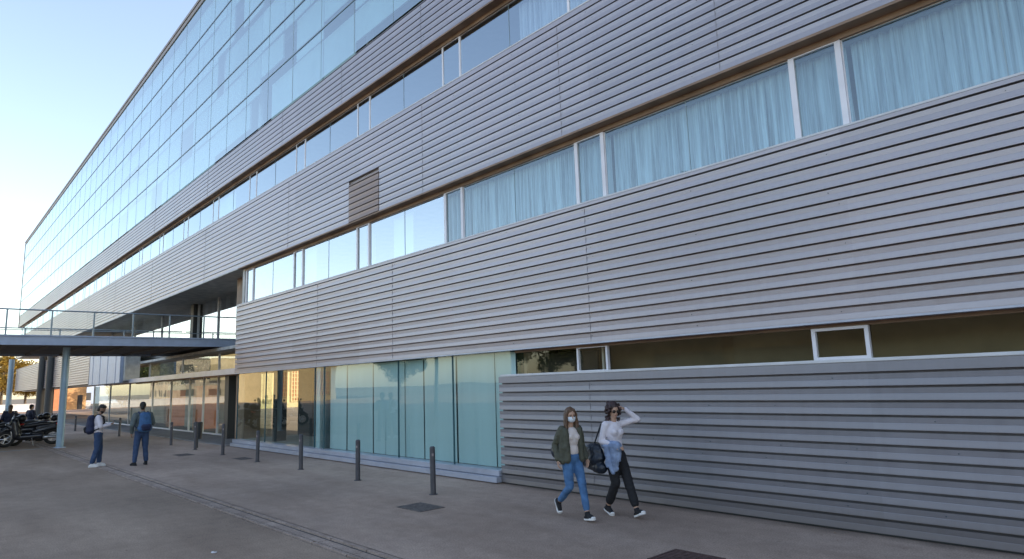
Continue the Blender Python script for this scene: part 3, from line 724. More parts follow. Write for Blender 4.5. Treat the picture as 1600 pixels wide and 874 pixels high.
# scrap of white litter
mb = MB(); mb.ell((0, 0, .012), (.035, .022, .012)); mb.ell((.02, .02, .01), (.02, .03, .01))
o = mb.build('litter', M['white']); o.location = (-9.54, 3.16, .001); tag(o, 'small white scrap of paper lying on the dark road', 'litter')
e = empty('litter_bin', (-27.4, 8.35, 0), 0, 'slim black bin behind the sixth bollard by the entrance', 'bin')
MB().tube((0, 0, .0), (0, 0, .35), .03, n=10).build('stand', M['darksteel'], e)
MB().tube((0, 0, .35), (0, 0, .95), .15, .17, n=18).build('drum', M['darksteel'], e, smooth='auto')
MB().tube((0, 0, .95), (0, 0, .99), .18, .14, n=18).build('lid', M['darksteel'], e)

# ================================================================ PEOPLE
SKIN = mat('skin', (.50, .30, .21), .55, var=.05)
SKIN2 = mat('skin_darker', (.30, .17, .11), .55, var=.05)
HAIRB = mat('brown_hair', (.085, .045, .026), .55, var=.35, vscale=18, stretch=(3, 3, .4), col2=(.17, .09, .048))
HAIRD = mat('dark_hair', (.018, .010, .010), .5, var=.3, vscale=15, col2=(.055, .024, .022))
HAIRK = mat('black_hair', (.010, .009, .008), .6)
DENIM = mat('blue_denim', (.055, .16, .32), .85, var=.3, vscale=7, bump=.5, bscale=30)
DARKDENIM = mat('dark_denim', (.03, .065, .14), .85, var=.25, vscale=7, bump=.5, bscale=30)
PALEDENIM = mat('pale_denim', (.22, .30, .44), .85, var=.3, vscale=9, bump=.6, bscale=24)
BLACKCLOTH = mat('black_cloth', (.012, .012, .014), .85, bump=.5, bscale=20)
OLIVE = mat('olive_cloth', (.070, .072, .048), .7, var=.2, vscale=6, bump=.6, bscale=14)
WHITECLOTH = mat('white_cloth', (.72, .68, .72), .85, var=.04, bump=.6, bscale=12)
CREAM = mat('cream_top', (.70, .62, .58), .85, var=.05, bump=.5, bscale=16)
GREYGREEN = mat('grey_green_cloth', (.10, .13, .13), .8, var=.2, vscale=6, bump=.6, bscale=14)
NAVY = mat('navy_cloth', (.014, .022, .06), .7, var=.3, vscale=8)
NAVYL = mat('navy_leather', (.012, .02, .032), .4, var=.3, vscale=8, bump=.5, bscale=14)
BLUEPACK = mat('blue_pack', (.035, .12, .26), .75, var=.25, vscale=9, bump=.5, bscale=20)
LIP = mat('lip', (.36, .13, .11), .5)
EYE = mat('eye', (.02, .015, .012), .3)
SHOEW = mat('white_rubber', (.75, .74, .72), .6)
MASKM = mat('face_mask', (.70, .76, .80), .8)
V = Vector

def rotz(v, a): return V((v[0]*math.cos(a)-v[1]*math.sin(a), v[0]*math.sin(a)+v[1]*math.cos(a), v[2]))
def hand_cap(mb, wrist, d, palm_n, curl=.4, side=1, sc=1.0):
    """palm, four unequal bent fingers and a thumb off the side of the palm"""
    d = V(d).normalized(); n = (V(palm_n)-d*V(palm_n).dot(d)).normalized(); w = d.cross(n)*side
    w0 = V(wrist)
    mb.cap(w0, w0+d*.03*sc, .024*sc, .030*sc, .7, n)
    mb.cap(w0+d*.03*sc, w0+d*.075*sc, .032*sc, .034*sc, .5, n)
    for k, (o, L) in enumerate(((.028, .070), (.010, .080), (-.010, .075), (-.027, .058))):
        b = w0+d*.085*sc+w*o*sc
        a1 = d*math.cos(curl*.7)+n*math.sin(curl*.7); a2 = d*math.cos(curl*1.7)+n*math.sin(curl*1.7)
        p1 = b+a1*L*.5*sc; p2 = p1+a2*L*.5*sc
        mb.cap(b, p1, .0095*sc, .0085*sc); mb.cap(p1, p2, .0085*sc, .007*sc)
    t0 = w0+d*.025*sc+w*.028*sc; t1 = t0+(d*.6+w*.7+n*.3).normalized()*.038*sc; t2 = t1+(d*.85+w*.25+n*.4).normalized()*.03*sc
    mb.cap(t0, t1, .013*sc, .011*sc); mb.cap(t1, t2, .011*sc, .008*sc)

def head_parts(root, hc, yaw, pitch, skin, body_mb, tall=1.0, mask=None, glasses=None, beard=None):
    """adds the head volumes to the body; eyes, mouth etc. as children. hc = head centre"""
    Rm = Matrix.Rotation(yaw, 3, 'Z') @ Matrix.Rotation(pitch, 3, 'Y')
    def T(x, y, z): return hc + Rm @ V((x, y, z))
    body_mb.ell(T(-.008, 0, .028), (.092, .074, .090), Rm)
    body_mb.ell(T(.018, 0, -.03), (.068, .060, .086), Rm)
    body_mb.ell(T(.052, 0, -.088), (.026, .030, .022), Rm)
    body_mb.cap(T(.078, 0, .008), T(.099, 0, -.026), .009, .014)
    body_mb.cap(T(.075, -.035, .022), T(.075, .035, .022), .012, .012)
    body_mb.ell(T(.078, 0, -.056), (.014, .024, .010), Rm)
    for s in (1, -1): body_mb.ell(T(-.006, s*.078, -.008), (.020, .010, .032), Rm)
    def extras(par):
        for s in (1, -1):
            MB().ell(T(.083, s*.031, .004), (.008, .013, .007), Rm, 10, 6).build('eye', EYE, par, smooth=True)
            MB().cap(T(.088, s*.016, .026), T(.080, s*.046, .024), .0045, .0035).build('eyebrow', HAIRK, par, smooth=True)
        MB().ell(T(.088, 0, -.056), (.008, .022, .007), Rm, 10, 6).build('mouth', LIP, par, smooth=True)
        if mask:
            k = MB().ell(T(.038, 0, -.046), (.070, .066, .058), Rm)
            k.cap(T(.06, .06, -.02), T(-.0, .082, .0), .003, .003).cap(T(.06, -.06, -.02), T(-.0, -.082, .0), .003, .003)
            k.build('face_mask', MASKM, par, smooth=True)
        if glasses:
            gm = MB()
            for s in (1, -1):
                gm.ell(T(.092, s*.034, .004), (.007, .030, .022), Rm); gm.cap(T(.085, s*.064, .012), T(-.01, s*.082, .01), .003, .003)
            gm.cap(T(.096, -.01, .008), T(.096, .01, .008), .003, .003)
            gm.build('sunglasses', EYE, par, smooth=True)
        if beard:
            remesh(MB().ell(T(.030, 0, -.062), (.062, .060, .048), Rm).ell(T(.06, 0, -.095), (.028, .03, .022), Rm), 'beard', HAIRK, par, .008, 2)
    return T, Rm, extras

def shoe(par, ankle, toe_dir, pitch, upper, sole, name='shoe', size=1.0, roll=0):
    """pitch>0: heel raised"""
    d = V((toe_dir[0], toe_dir[1], 0)).normalized(); s = V((0, 0, 1)).cross(d)
    q = Matrix.Rotation(pitch, 3, s)
    def T(x, y, z): return V(ankle) + q @ (d*x*size + s*y*size + V((0, 0, z*size)))
    u = MB(); u.cap(T(0, 0, .01), T(0, 0, -.04), .042, .045); u.cap(T(-.04, 0, -.055), T(.11, 0, -.062), .040, .036, .8, (0, 0, 1)); u.cap(T(.02, 0, -.03), T(.12, 0, -.06), .038, .034)
    o = remesh(u, name, upper, par, .008, 2)
    pts = [(-.078, .028), (-.085, 0), (-.078, -.028), (-.04, -.036), (.04, -.036), (.11, -.046), (.155, -.036), (.172, 0), (.155, .036), (.11, .046), (.04, .038), (-.04, .036)]
    b = MB(); i = 0
    b.v = [tuple(T(x, y, -.098)) for x, y in pts]+[tuple(T(x, y, -.066)) for x, y in pts]; n = len(pts)
    for k in range(n): b.f.append((k, (k+1) % n, n+(k+1) % n, n+k))
    b.f.append(tuple(range(n-1, -1, -1))); b.f.append(tuple(range(n, 2*n)))
    b.build('sole', sole, o, bevel=.006)
    if sole is not upper: MB().ell(T(.142, 0, -.062), (.032, .036, .020)).build('toe_cap', sole, o, smooth=True)
    return o

def person(name_label, loc, rz, scale, J, skin, group=None):
    e = empty('person', loc, rz, name_label, 'person', group); e.scale = (scale,)*3
    return e
def legs(mb, J, k=1.0, ankle=True, up=None):
    for s in 'LR':
        mb.cap(J['hip'+s], J['kn'+s], .084*k, .056*k); mb.cap(J['kn'+s], J['an'+s], .054*k, .036*k)
def body_base(J, female=True):
    mb = MB(); f = female
    mb.ell(J['pel'], (.10, .155 if f else .15, .11)); mb.ell(J['waist'], (.085, .12 if f else .14, .13))
    mb.ell(J['chest'], (.10, .145 if f else .175, .16))
    mb.cap(J['shL'], J['shR'], .048 if f else .058, .048 if f else .058)
    mb.cap(J['neck0'], J['neck1'], .052 if f else .06, .047 if f else .055)
    legs(mb, J)
    for s in 'LR':
        mb.cap(J['sh'+s], J['el'+s], .043 if f else .052, .034 if f else .042); mb.cap(J['el'+s], J['wr'+s], .033 if f else .04, .022 if f else .027)
    return mb
def base_joints(f=True):
    sw = .155 if f else .19
    return dict(pel=V((0, 0, .93)), waist=V((0, 0, 1.06)), chest=V((-.005, 0, 1.25)), neck0=V((-.01, 0, 1.38)), neck1=V((.01, 0, 1.48)),
                shL=V((-.01, sw, 1.37)), shR=V((-.01, -sw, 1.37)), hipL=V((0, .085, .90)), hipR=V((0, -.085, .90)), head=V((.02, 0, 1.58)))

# ---- woman 1: olive jacket, jeans, mask
J = base_joints(); J.update(
    knL=V((.16, .075, .52)), anL=V((.27, .07, .115)), knR=V((.03, -.08, .49)), anR=V((-.30, -.085, .23)),
    elL=V((-.06, .235, 1.12)), wrL=V((.08, .225, .90)), elR=V((-.13, -.225, 1.13)), wrR=V((-.04, -.235, .90)))
w1 = person('woman in an open olive jacket and blue jeans with a white face mask, walking', (-7.18, 7.78, 0), R(-16), 1.0, J, SKIN, 'people walking past the ribbed wall')
mb = body_base(J); T, Rm, ex = head_parts(w1, J['head'], R(-8), R(8), SKIN, mb)
hand_cap(mb, J['wrL'], (.25, 0, -1), (.3, -1, 0), .5, -1, .95); hand_cap(mb, J['wrR'], (.25, 0, -1), (.3, 1, 0), .5, 1, .95)
bd = remesh(mb, 'body', SKIN, w1, .0068, 4)
T, Rm, ex = head_parts(w1, J['head'], R(-8), R(8), SKIN, MB(), mask=True); 
def ex_mask(par, **k):
    T, Rm, e_ = head_parts(None, k.pop('hc'), k.pop('yaw'), k.pop('pitch'), None, MB(), **k); e_(par)
ex_mask(bd, hc=J['head'], yaw=R(-8), pitch=R(8), mask=True)
hr = MB(); hr.ell(T(-.022, 0, .045), (.100, .088, .092), Rm)
hr.cap(T(-.05, 0, .0), V((-.06, 0, 1.36)), .085, .070, 1.15, (0, 1, 0))
for s in (1, -1):
    hr.cap(T(.005, s*.075, .02), V((.03, s*.10, 1.44)), .036, .034); hr.cap(V((.03, s*.10, 1.44)), V((.075, s*.095, 1.27)), .036, .018)
    hr.cap(T(.03, s*.035, .09), T(.01, s*.08, .0), .035, .03)
remesh(hr, 'hair', HAIRB, w1, .009, 2, .012)
t = MB(); t.ell(J['chest']+V((.012, 0, -.01)), (.112, .14, .17)); t.ell(J['waist']+V((.01, 0, -.02)), (.095, .13, .14)); t.ell(V((.085, .055, 1.25)), (.045, .06, .055)); t.ell(V((.085, -.055, 1.25)), (.045, .06, .055))
remesh(t, 'top', CREAM, w1, .010, 3, .004)
jk = MB()
for s, S in ((1, 'L'), (-1, 'R')):
    jk.cap(J['sh'+S]+V((0, 0, .005)), J['el'+S], .064, .054); jk.cap(J['el'+S], J['wr'+S]+V((0, 0, .02)), .053, .040)
    jk.cap(V((.055, s*.125, 1.36)), V((.085, s*.125, .90)), .045, .050, 1.2, (1, 0, 0)); jk.cap(V((.0, s*.145, 1.33)), V((.01, s*.165, .89)), .062, .062)
    jk.cap(V((-.03, s*.05, 1.43)), V((.06, s*.10, 1.36)), .030, .028)
jk.ell(V((-.05, 0, 1.20)), (.075, .165, .22)); jk.ell(V((-.055, 0, .98)), (.075, .17, .13))
remesh(jk, 'jacket', OLIVE, w1, .011, 3, .012)
pn = MB(); pn.ell(J['pel'], (.112, .165, .12)); pn.cap(J['hipL'], J['knL'], .094, .066); pn.cap(J['knL'], J['anL']+V((-.02, 0, .07)), .064, .052); pn.cap(J['hipR'], J['knR'], .094, .066); pn.cap(J['knR'], J['anR']+(J['knR']-J['anR'])*.16, .064, .052)
remesh(pn, 'jeans', DENIM, w1, .010, 3, .006)
shoe(w1, J['anL'], (1, .05), R(-8), BLACKCLOTH, SHOEW); shoe(w1, J['anR'], (1, -.05), R(58), BLACKCLOTH, SHOEW)
bg1 = MB(); bg1.ell((0, 0, 0), (.13, .05, .11)); bg1.cap((.09, 0, .04), (.04, .02, .28), .012, .010); bg1.cap((-.09, 0, .04), (.0, .02, .28), .012, .010)
o = remesh(bg1, 'shoulder_bag', NAVYL, None, .010, 2); o.location = (-7.42, 7.67, 1.02); o.rotation_euler = (0, 0, R(-16))
tag(o, 'small black bag hanging behind the woman in the olive jacket', 'bag')

# ---- woman 2: white long sleeves, black trousers, hand to her head
J = base_joints()
J.update(knL=V((.20, .06, .53)), anL=V((.36, .06, .125)), knR=V((.06, -.07, .49)), anR=V((-.15, -.075, .13)),
         elL=V((.16, .36, 1.43)), wrL=V((.09, .165, 1.60)), elR=V((-.06, -.21, 1.12)), wrR=V((.19, -.14, 1.06)))
w2 = person('woman with curly dark hair, sunglasses and white long sleeves, one hand raised to her head', (-6.82, 8.42, 0), R(-12), 1.03, J, SKIN, 'people walking past the ribbed wall')
mb = body_base(J); T, Rm, ex = head_parts(w2, J['head'], R(-14), R(12), SKIN, mb)
hand_cap(mb, J['wrL'], (-.25, -.75, .35), (-.2, -.3, -1), .35, 1, .95); hand_cap(mb, J['wrR'], (1, .35, -.1), (0, .4, -1), .6, -1, .95)
bd = remesh(mb, 'body', SKIN, w2, .0068, 4)
ex_mask(bd, hc=J['head'], yaw=R(-14), pitch=R(12), glasses=True)
hr = MB(); hr.ell(T(-.028, 0, .045), (.106, .100, .098), Rm)
for k in range(95):
    a = random.uniform(.85, 5.45); zz = random.uniform(-.24, .11); rr = .086+random.uniform(-.02, .03)
    hr.ell(T(-.02+rr*math.cos(a), rr*math.sin(a), zz), (random.uniform(.017, .032),)*3, n=8, m_=6)
remesh(hr, 'hair', HAIRD, w2, .007, 1, .016)
sh = MB(); sh.ell(J['chest'], (.118, .158, .17)); sh.ell(J['waist']+V((0, 0, -.02)), (.10, .14, .16)); sh.cap(J['shL'], J['shR'], .060, .060)
sh.ell(V((.085, .055, 1.25)), (.048, .062, .058)); sh.ell(V((.085, -.055, 1.25)), (.048, .062, .058))
for S in 'LR': sh.cap(J['sh'+S], J['el'+S], .060, .048); sh.cap(J['el'+S], J['wr'+S]+(J['el'+S]-J['wr'+S])*.06, .047, .036)
remesh(sh, 'shirt', WHITECLOTH, w2, .010, 3, .008)
pn = MB(); pn.ell(J['pel'], (.115, .168, .12)); pn.ell(J['pel']+V((0, 0, .07)), (.105, .150, .06))
for S in 'LR': pn.cap(J['hip'+S], J['kn'+S], .098, .074); pn.cap(J['kn'+S], J['an'+S]+(J['kn'+S]-J['an'+S])*.22, .073, .066)
remesh(pn, 'trousers', BLACKCLOTH, w2, .010, 3, .006)
shoe(w2, J['anL'], (1, -.05), R(-20), BLACKCLOTH, SHOEW); shoe(w2, J['anR'], (1, -.15), R(14), BLACKCLOTH, SHOEW)
dj = MB()
dj.cap((-.02, -.15, 1.06), (.21, -.12, 1.05), .075, .08); dj.cap((.04, -.16, 1.05), (.06, -.17, .78), .075, .055); dj.cap((.15, -.14, 1.05), (.17, -.15, .72), .075, .050)
dj.cap((.22, -.10, 1.06), (.20, -.10, .86), .05, .04); dj.cap((.10, -.17, .80), (.14, -.17, .66), .05, .04)
o = remesh(dj, 'denim_jacket', PALEDENIM, None, .010, 2, .018); o.location = w2.location; o.rotation_euler = w2.rotation_euler; o.scale = w2.scale
tag(o, 'pale blue denim jacket draped over the forearm of the woman in white', 'jacket')
tb = empty('tote_bag', w2.location, R(-12), 'big dark navy tote bag on the shoulder of the woman in white', 'bag')
bg_ = MB(); bg_.cap((-.25, -.24, 1.00), (-.24, -.24, .86), .12, .14, 1.6, (1, 0, 0)); bg_.cap((-.41, -.24, .80), (-.08, -.24, .74), .10, .10); bg_.cap((-.30, -.24, 1.0), (-.10, -.24, 1.0), .055, .055)
remesh(bg_, 'bag_body', NAVYL, tb, .011, 2, .014)
for q in (-.29, -.12):
    MB().cap((q, -.235, 1.0), (-.06, -.215, 1.415), .012, .012).cap((-.06, -.215, 1.415), (.0, -.12, 1.44), .012, .012).build('strap', NAVYL, tb, smooth=True)

# ---- man 1: white shirt, navy backpack, looking at his phone
J = base_joints(False)
J.update(knL=V((.05, .09, .51)), anL=V((.05, .11, .10)), knR=V((-.0, -.09, .50)), anR=V((-.10, -.11, .10)),
         elL=V((.05, .26, 1.11)), wrL=V((.27, .12, 1.16)), elR=V((.06, -.26, 1.11)), wrR=V((.27, -.12, 1.15)), head=V((.055, 0, 1.60)))
J['waist'].x = -.01
m1 = person('bearded man in a white shirt and jeans looking down at his phone', (-23.72, 4.34, 0), R(76), 1.08, J, SKIN2)
mb = body_base(J, False); T, Rm, ex = head_parts(m1, J['head'], 0, R(28), SKIN2, mb)
hand_cap(mb, J['wrL'], (.8, -.5, .25), (-.2, -.3, 1), .7, 1); hand_cap(mb, J['wrR'], (.8, .5, .25), (-.2, .3, 1), .7, -1)
bd = remesh(mb, 'body', SKIN2, m1, .008, 4)
ex_mask(bd, hc=J['head'], yaw=0, pitch=R(28), beard=True)
remesh(MB().ell(T(-.022, 0, .055), (.094, .086, .080), Rm).ell(T(.035, 0, .088), (.05, .062, .028), Rm).cap(T(-.05, 0, .02), T(-.06, 0, -.05), .062, .05), 'hair', HAIRK, m1, .009, 1, .008)
sh = MB(); sh.ell(J['chest'], (.125, .185, .18)); sh.ell(J['waist'], (.12, .165, .17)); sh.ell(V((0, 0, .96)), (.12, .165, .09)); sh.cap(J['shL'], J['shR'], .070, .070); sh.cap(J['neck0'], J['neck0']+V((.01, 0, .04)), .068, .064)
for S in 'LR': sh.cap(J['sh'+S], J['el'+S], .070, .060); sh.cap(J['el'+S], J['wr'+S], .058, .042)
remesh(sh, 'shirt', WHITECLOTH, m1, .011, 3, .012)
pn = MB(); pn.ell(J['pel']+V((0, 0, -.02)), (.118, .165, .13))
for S in 'LR': pn.cap(J['hip'+S], J['kn'+S], .102, .080); pn.cap(J['kn'+S], J['an'+S]+V((0, 0, .04)), .078, .064)
remesh(pn, 'jeans', DARKDENIM, m1, .010, 3, .008)
shoe(m1, J['anL'], (1, .1), 0, SHOEW, SHOEW, size=1.05); shoe(m1, J['anR'], (1, -.2), 0, SHOEW, SHOEW, size=1.05)
o = MB().box(-.004, .004, -.038, .038, -.075, .075).build('phone', M['blackplastic'], None, bevel=.003)
q = V((.36, 0, 1.22))*1.08; o.location = V(m1.location)+rotz(q, R(76)); o.rotation_euler = (0, R(35), R(76)); o.scale = (1.08,)*3
tag(o, 'phone held in both hands by the man in the white shirt', 'phone')
def backpack(loc, rz, sc, m_, m2, label, wide=1.0):
    e = empty('backpack', loc, rz, label, 'backpack'); e.scale = (sc,)*3
    b = MB(); b.cap((-.20, 0, 1.32), (-.21, 0, 1.02), .10, .125, 1.35*wide, (0, 1, 0)); b.cap((-.20, -.07, 1.02), (-.20, .07, 1.02), .12, .12); b.cap((-.19, -.06, 1.36), (-.19, .06, 1.36), .085, .085)
    remesh(b, 'bag_body', m_, e, .012, 3, .008)
    p = MB(); p.cap((-.30, -.07, 1.06), (-.30, .07, 1.06), .065, .065); p.cap((-.295, -.06, 1.0), (-.295, .06, 1.0), .06, .06); remesh(p, 'front_pocket', m2, e, .011, 3, .005)
    for s in (1, -1):
        t = MB(); pts = [(-.12, s*.10, 1.40), (-.02, s*.115, 1.455), (.10, s*.125, 1.38), (.135, s*.13, 1.22), (.02, s*.17, 1.06), (-.12, s*.13, 1.0)]
        for a, c in zip(pts[:-1], pts[1:]): t.cap(a, c, .018, .018, 1.4, (0, 1, 0))
        remesh(t, 'strap', m2, e, .009, 2)
    MB().cap((-.14, -.03, 1.44), (-.14, .03, 1.44), .009, .009).build('top_handle', m2, e, smooth=True)
backpack(m1.location, R(76), 1.08, NAVY, BLACKCLOTH, 'dark navy backpack on the back of the man in the white shirt')

# ---- man 2: seen from behind, blue backpack
J = base_joints(False)
J.update(knL=V((.03, .12, .51)), anL=V((-.0, .15, .10)), knR=V((.02, -.11, .51)), anR=V((-.0, -.14, .10)),
         elL=V((-.06, .28, 1.10)), wrL=V((.04, .25, .90)), elR=V((.0, -.28, 1.12)), wrR=V((.20, -.25, 1.22)), head=V((.03, -.0, 1.60)))
m2 = person('man seen from behind in a grey green jacket and dark jeans, standing', (-22.82, 5.33, 0), R(186), 1.10, J, SKIN2)
mb = body_base(J, False); T, Rm, ex = head_parts(m2, J['head'], R(-25), R(12), SKIN2, mb)
hand_cap(mb, J['wrL'], (.2, 0, -1), (.3, -1, 0), .5, -1); hand_cap(mb, J['wrR'], (.5, .2, .8), (-.6, .6, .2), .8, -1)
bd = remesh(mb, 'body', SKIN2, m2, .008, 4)
ex_mask(bd, hc=J['head'], yaw=R(-25), pitch=R(12))
remesh(MB().ell(T(-.02, 0, .05), (.095, .086, .085), Rm).cap(T(-.05, 0, .02), T(-.06, 0, -.05), .062, .05), 'hair', HAIRK, m2, .009, 1, .006)
sh = MB(); sh.ell(J['chest'], (.135, .195, .18)); sh.ell(J['waist'], (.13, .18, .17)); sh.ell(V((0, 0, .97)), (.13, .178, .10)); sh.cap(J['shL'], J['shR'], .078, .078); sh.cap(J['neck0'], J['neck0']+V((0, 0, .05)), .072, .066)
for S in 'LR': sh.cap(J['sh'+S], J['el'+S], .078, .066); sh.cap(J['el'+S], J['wr'+S], .062, .048)
remesh(sh, 'jacket', GREYGREEN, m2, .011, 3, .012)
pn = MB(); pn.ell(J['pel']+V((0, 0, -.03)), (.12, .168, .13))
for S in 'LR': pn.cap(J['hip'+S], J['kn'+S], .102, .076); pn.cap(J['kn'+S], J['an'+S]+V((0, 0, .03)), .074, .060)
remesh(pn, 'jeans', DARKDENIM, m2, .010, 3, .008)
shoe(m2, J['anL'], (1, .2), 0, BLACKCLOTH, M['rubber'], size=1.05); shoe(m2, J['anR'], (1, -.2), 0, BLACKCLOTH, M['rubber'], size=1.05)
backpack(m2.location, R(186), 1.10, BLUEPACK, NAVY, 'blue backpack on the back of the man in the grey green jacket', 1.05)

def bystander(loc, rz, sc, jacket, hairm, label, turn=0, long=False):
    J = base_joints(False)
    J.update(knL=V((.03, .10, .51)), anL=V((-.0, .12, .10)), knR=V((.02, -.10, .51)), anR=V((-.0, -.12, .10)),
             elL=V((.0, .26, 1.12)), wrL=V((.18, .16, 1.02)), elR=V((-.02, -.26, 1.12)), wrR=V((.17, -.16, 1.05)))
    p = person(label, loc, rz, sc, J, SKIN, 'people standing behind the scooters')
    mb = body_base(J, False); T, Rm, ex = head_parts(p, J['head'], turn, R(6), SKIN, mb)
    hand_cap(mb, J['wrL'], (.7, -.6, 0), (0, -.3, 1), .6, 1); hand_cap(mb, J['wrR'], (.7, .6, 0), (0, .3, 1), .6, -1)
    bd = remesh(mb, 'body', SKIN, p, .009, 4); ex_mask(bd, hc=J['head'], yaw=turn, pitch=R(6))
    hr = MB().ell(T(-.02, 0, .05), (.097, .088, .085), Rm).cap(T(-.05, 0, .02), T(-.06, 0, -.05), .064, .055)
    if long: hr.cap(T(-.05, 0, 0), T(-.07, 0, -.22), .085, .06)
    remesh(hr, 'hair', hairm, p, .010, 1, .008)
    sh = MB(); sh.ell(J['chest'], (.135, .195, .18)); sh.ell(J['waist'], (.13, .18, .17)); sh.ell(V((0, 0, .97)), (.13, .178, .10)); sh.cap(J['shL'], J['shR'], .078, .078)
    for S in 'LR': sh.cap(J['sh'+S], J['el'+S], .075, .062); sh.cap(J['el'+S], J['wr'+S], .06, .046)
    remesh(sh, 'jacket', jacket, p, .012, 3, .010)
    pn = MB(); pn.ell(J['pel']+V((0, 0, -.03)), (.12, .168, .13))
    for S in 'LR': pn.cap(J['hip'+S], J['kn'+S], .10, .076); pn.cap(J['kn'+S], J['an'+S]+V((0, 0, .03)), .074, .060)
    remesh(pn, 'jeans', DARKDENIM, p, .012, 3, .008)
    shoe(p, J['anL'], (1, .2), 0, BLACKCLOTH, M['rubber']); shoe(p, J['anR'], (1, -.2), 0, BLACKCLOTH, M['rubber'])
bystander((-39.3, 2.95, 0), R(60), 1.08, BLACKCLOTH, HAIRK, 'person in black standing behind the scooters, leftmost of three')
bystander((-39.0, 3.50, 0), R(170), 1.08, NAVY, HAIRB, 'person with long brown hair standing behind the scooters, middle of three', 0, True)
bystander((-41.3, 4.55, 0), R(120), 1.06, NAVY, HAIRK, 'person in dark clothes behind the scooter nearest the bridge column, rightmost of three')

# ================================================================ SCOOTERS
def scooter():
    e = empty('scooter', (0, 0, 0))       # +x forward, rear axle at x=-.72, front at .72
    for x, nm in ((-.70, 'rear_wheel'), (.74, 'front_wheel')):
        w = MB().torus((x, 0, .30), (0, 1, 0), .235, .062).build(nm, M['rubber'], e, smooth=True)
        rm = MB().torus((x, 0, .30), (0, 1, 0), .175, .014).tube((x, -.05, .30), (x, .05, .30), .05)
        for k in range(5):
            a = 2*PI*k/5; rm.tube((x, 0, .30), (x+.17*math.cos(a), 0, .30+.17*math.sin(a)), .016, n=6)
        rm.build('rim', M['silver'], w)
    b = MB()   # fairings fused into one body
    b.cap((-.95, 0, .80), (-.25, 0, .66), .07, .13, 1.2, (0, 1, 0)); b.cap((-.75, 0, .66), (-.15, 0, .52), .10, .14, 1.2, (0, 1, 0))
    b.cap((-.35, 0, .36), (.35, 0, .34), .13, .12, 1.4, (0, 1, 0)); b.cap((-.1, 0, .62), (.42, 0, .60), .07, .10)
    b.cap((.40, 0, .42), (.50, 0, .92), .16, .13, 1.35, (0, 1, 0)); b.cap((.50, 0, .62), (.70, 0, .80), .12, .09, 1.2, (0, 1, 0))
    remesh(b, 'fairing', M['blackpaint'], e, .02, 3)
    remesh(MB().cap((.52, 0, .62), (.74, 0, .66), .07, .075).cap((.74, 0, .64), (.98, 0, .50), .075, .04), 'front_mudguard', M['blackpaint'], e, .015, 2)
    remesh(MB().cap((-.62, 0, .80), (-.30, 0, .80), .085, .10, 1.4, (0, 1, 0)).cap((-.28, 0, .79), (.18, 0, .73), .10, .075, 1.35, (0, 1, 0)), 'seat', M['blackplastic'], e, .018, 3)
    MB().prism([(-.16, .92), (-.19, 1.1), (-.17, 1.35), (-.09, 1.50), (.09, 1.50), (.17, 1.35), (.19, 1.1), (.16, .92)], 'x', 0, .008).build('windscreen', M['screen'], e)
    ws = e.children[-1]; ws.location = (1.0, 0, -.0); ws.rotation_euler = (0, R(-22), 0)
    MB().cap((.42, -.33, 1.03), (.50, -.05, 1.0), .018, .018).cap((.50, -.05, 1.0), (.50, .05, 1.0), .03, .03).cap((.50, .05, 1.0), (.42, .33, 1.03), .018, .018).build('handlebar', M['blackplastic'], e, smooth=True)
    for s in (1, -1):
        mr = MB().cap((.48, s*.26, 1.04), (.50, s*.34, 1.22), .009, .009).ell((.50, s*.37, 1.27), (.03, .075, .048)).build('mirror', M['blackplastic'], e, smooth=True)
        MB().cap((.55, s*.055, .30), (.58, s*.055, .62), .022, .026).build('fork_leg', M['silver'], e, smooth=True)
    for s in (1, -1):
        MB().ell((.66, s*.075, .86), (.05, .05, .045)).build('headlight', M['silver'], e, smooth=True)
        MB().cap((-.95, s*.06, .80), (-.80, s*.12, .78), .030, .028).build('tail_light', M['redlamp'], e, smooth=True)
    MB().cap((-.30, -.17, .28), (-.90, -.19, .40), .045, .062).build('exhaust', M['silver'], e, smooth=True)
    MB().cap((-.45, .13, .30), (-.78, .12, .30), .07, .05).build('engine_cover', M['silver'], e, smooth=True)
    MB().box(-1.02, -.99, -.09, .09, .55, .68).cap((-1.0, 0, .62), (-.88, 0, .76), .02, .02).build('number_plate_bracket', M['blackplastic'], e)
    c = remesh(MB().cap((-.88, -.12, 1.02), (-.88, .12, 1.02), .15, .15).cap((-.70, -.10, .99), (-.70, .10, .99), .12, .12), 'top_case', M['blackplastic'], e, .015, 3)
    MB().box(-.72, -.50, -.09, .09, .85, .87).build('rear_rack', M['silver'], e)
    MB().tube((-.05, .14, .30), (-.12, .30, .02), .014, n=8).tube((.0, 0, .25), (-.05, .14, .30), .014, n=8).build('side_stand', M['silver'], e)
    return e
s0 = scooter()
for i, (x, y, a, lab) in enumerate(((-36.9, 4.1, -96, 'black scooter with top case parked nearest the bridge column'),
                               (-37.6, 2.75, -88, 'black scooter parked at the left edge, half out of the picture'),
                               (-40.2, 4.0, -100, 'black scooter parked behind the one nearest the bridge column'),
                               (-40.8, 2.9, -84, 'black scooter at the back of the row, farthest left'))):
    s = s0 if i == 0 else copy_tree(s0)
    s.location = (x, y, 0); s.rotation_euler = (0, 0, R(a)); s.scale = (1.2,)*3
    tag(s, lab, 'scooter', 'scooters parked by the bridge')

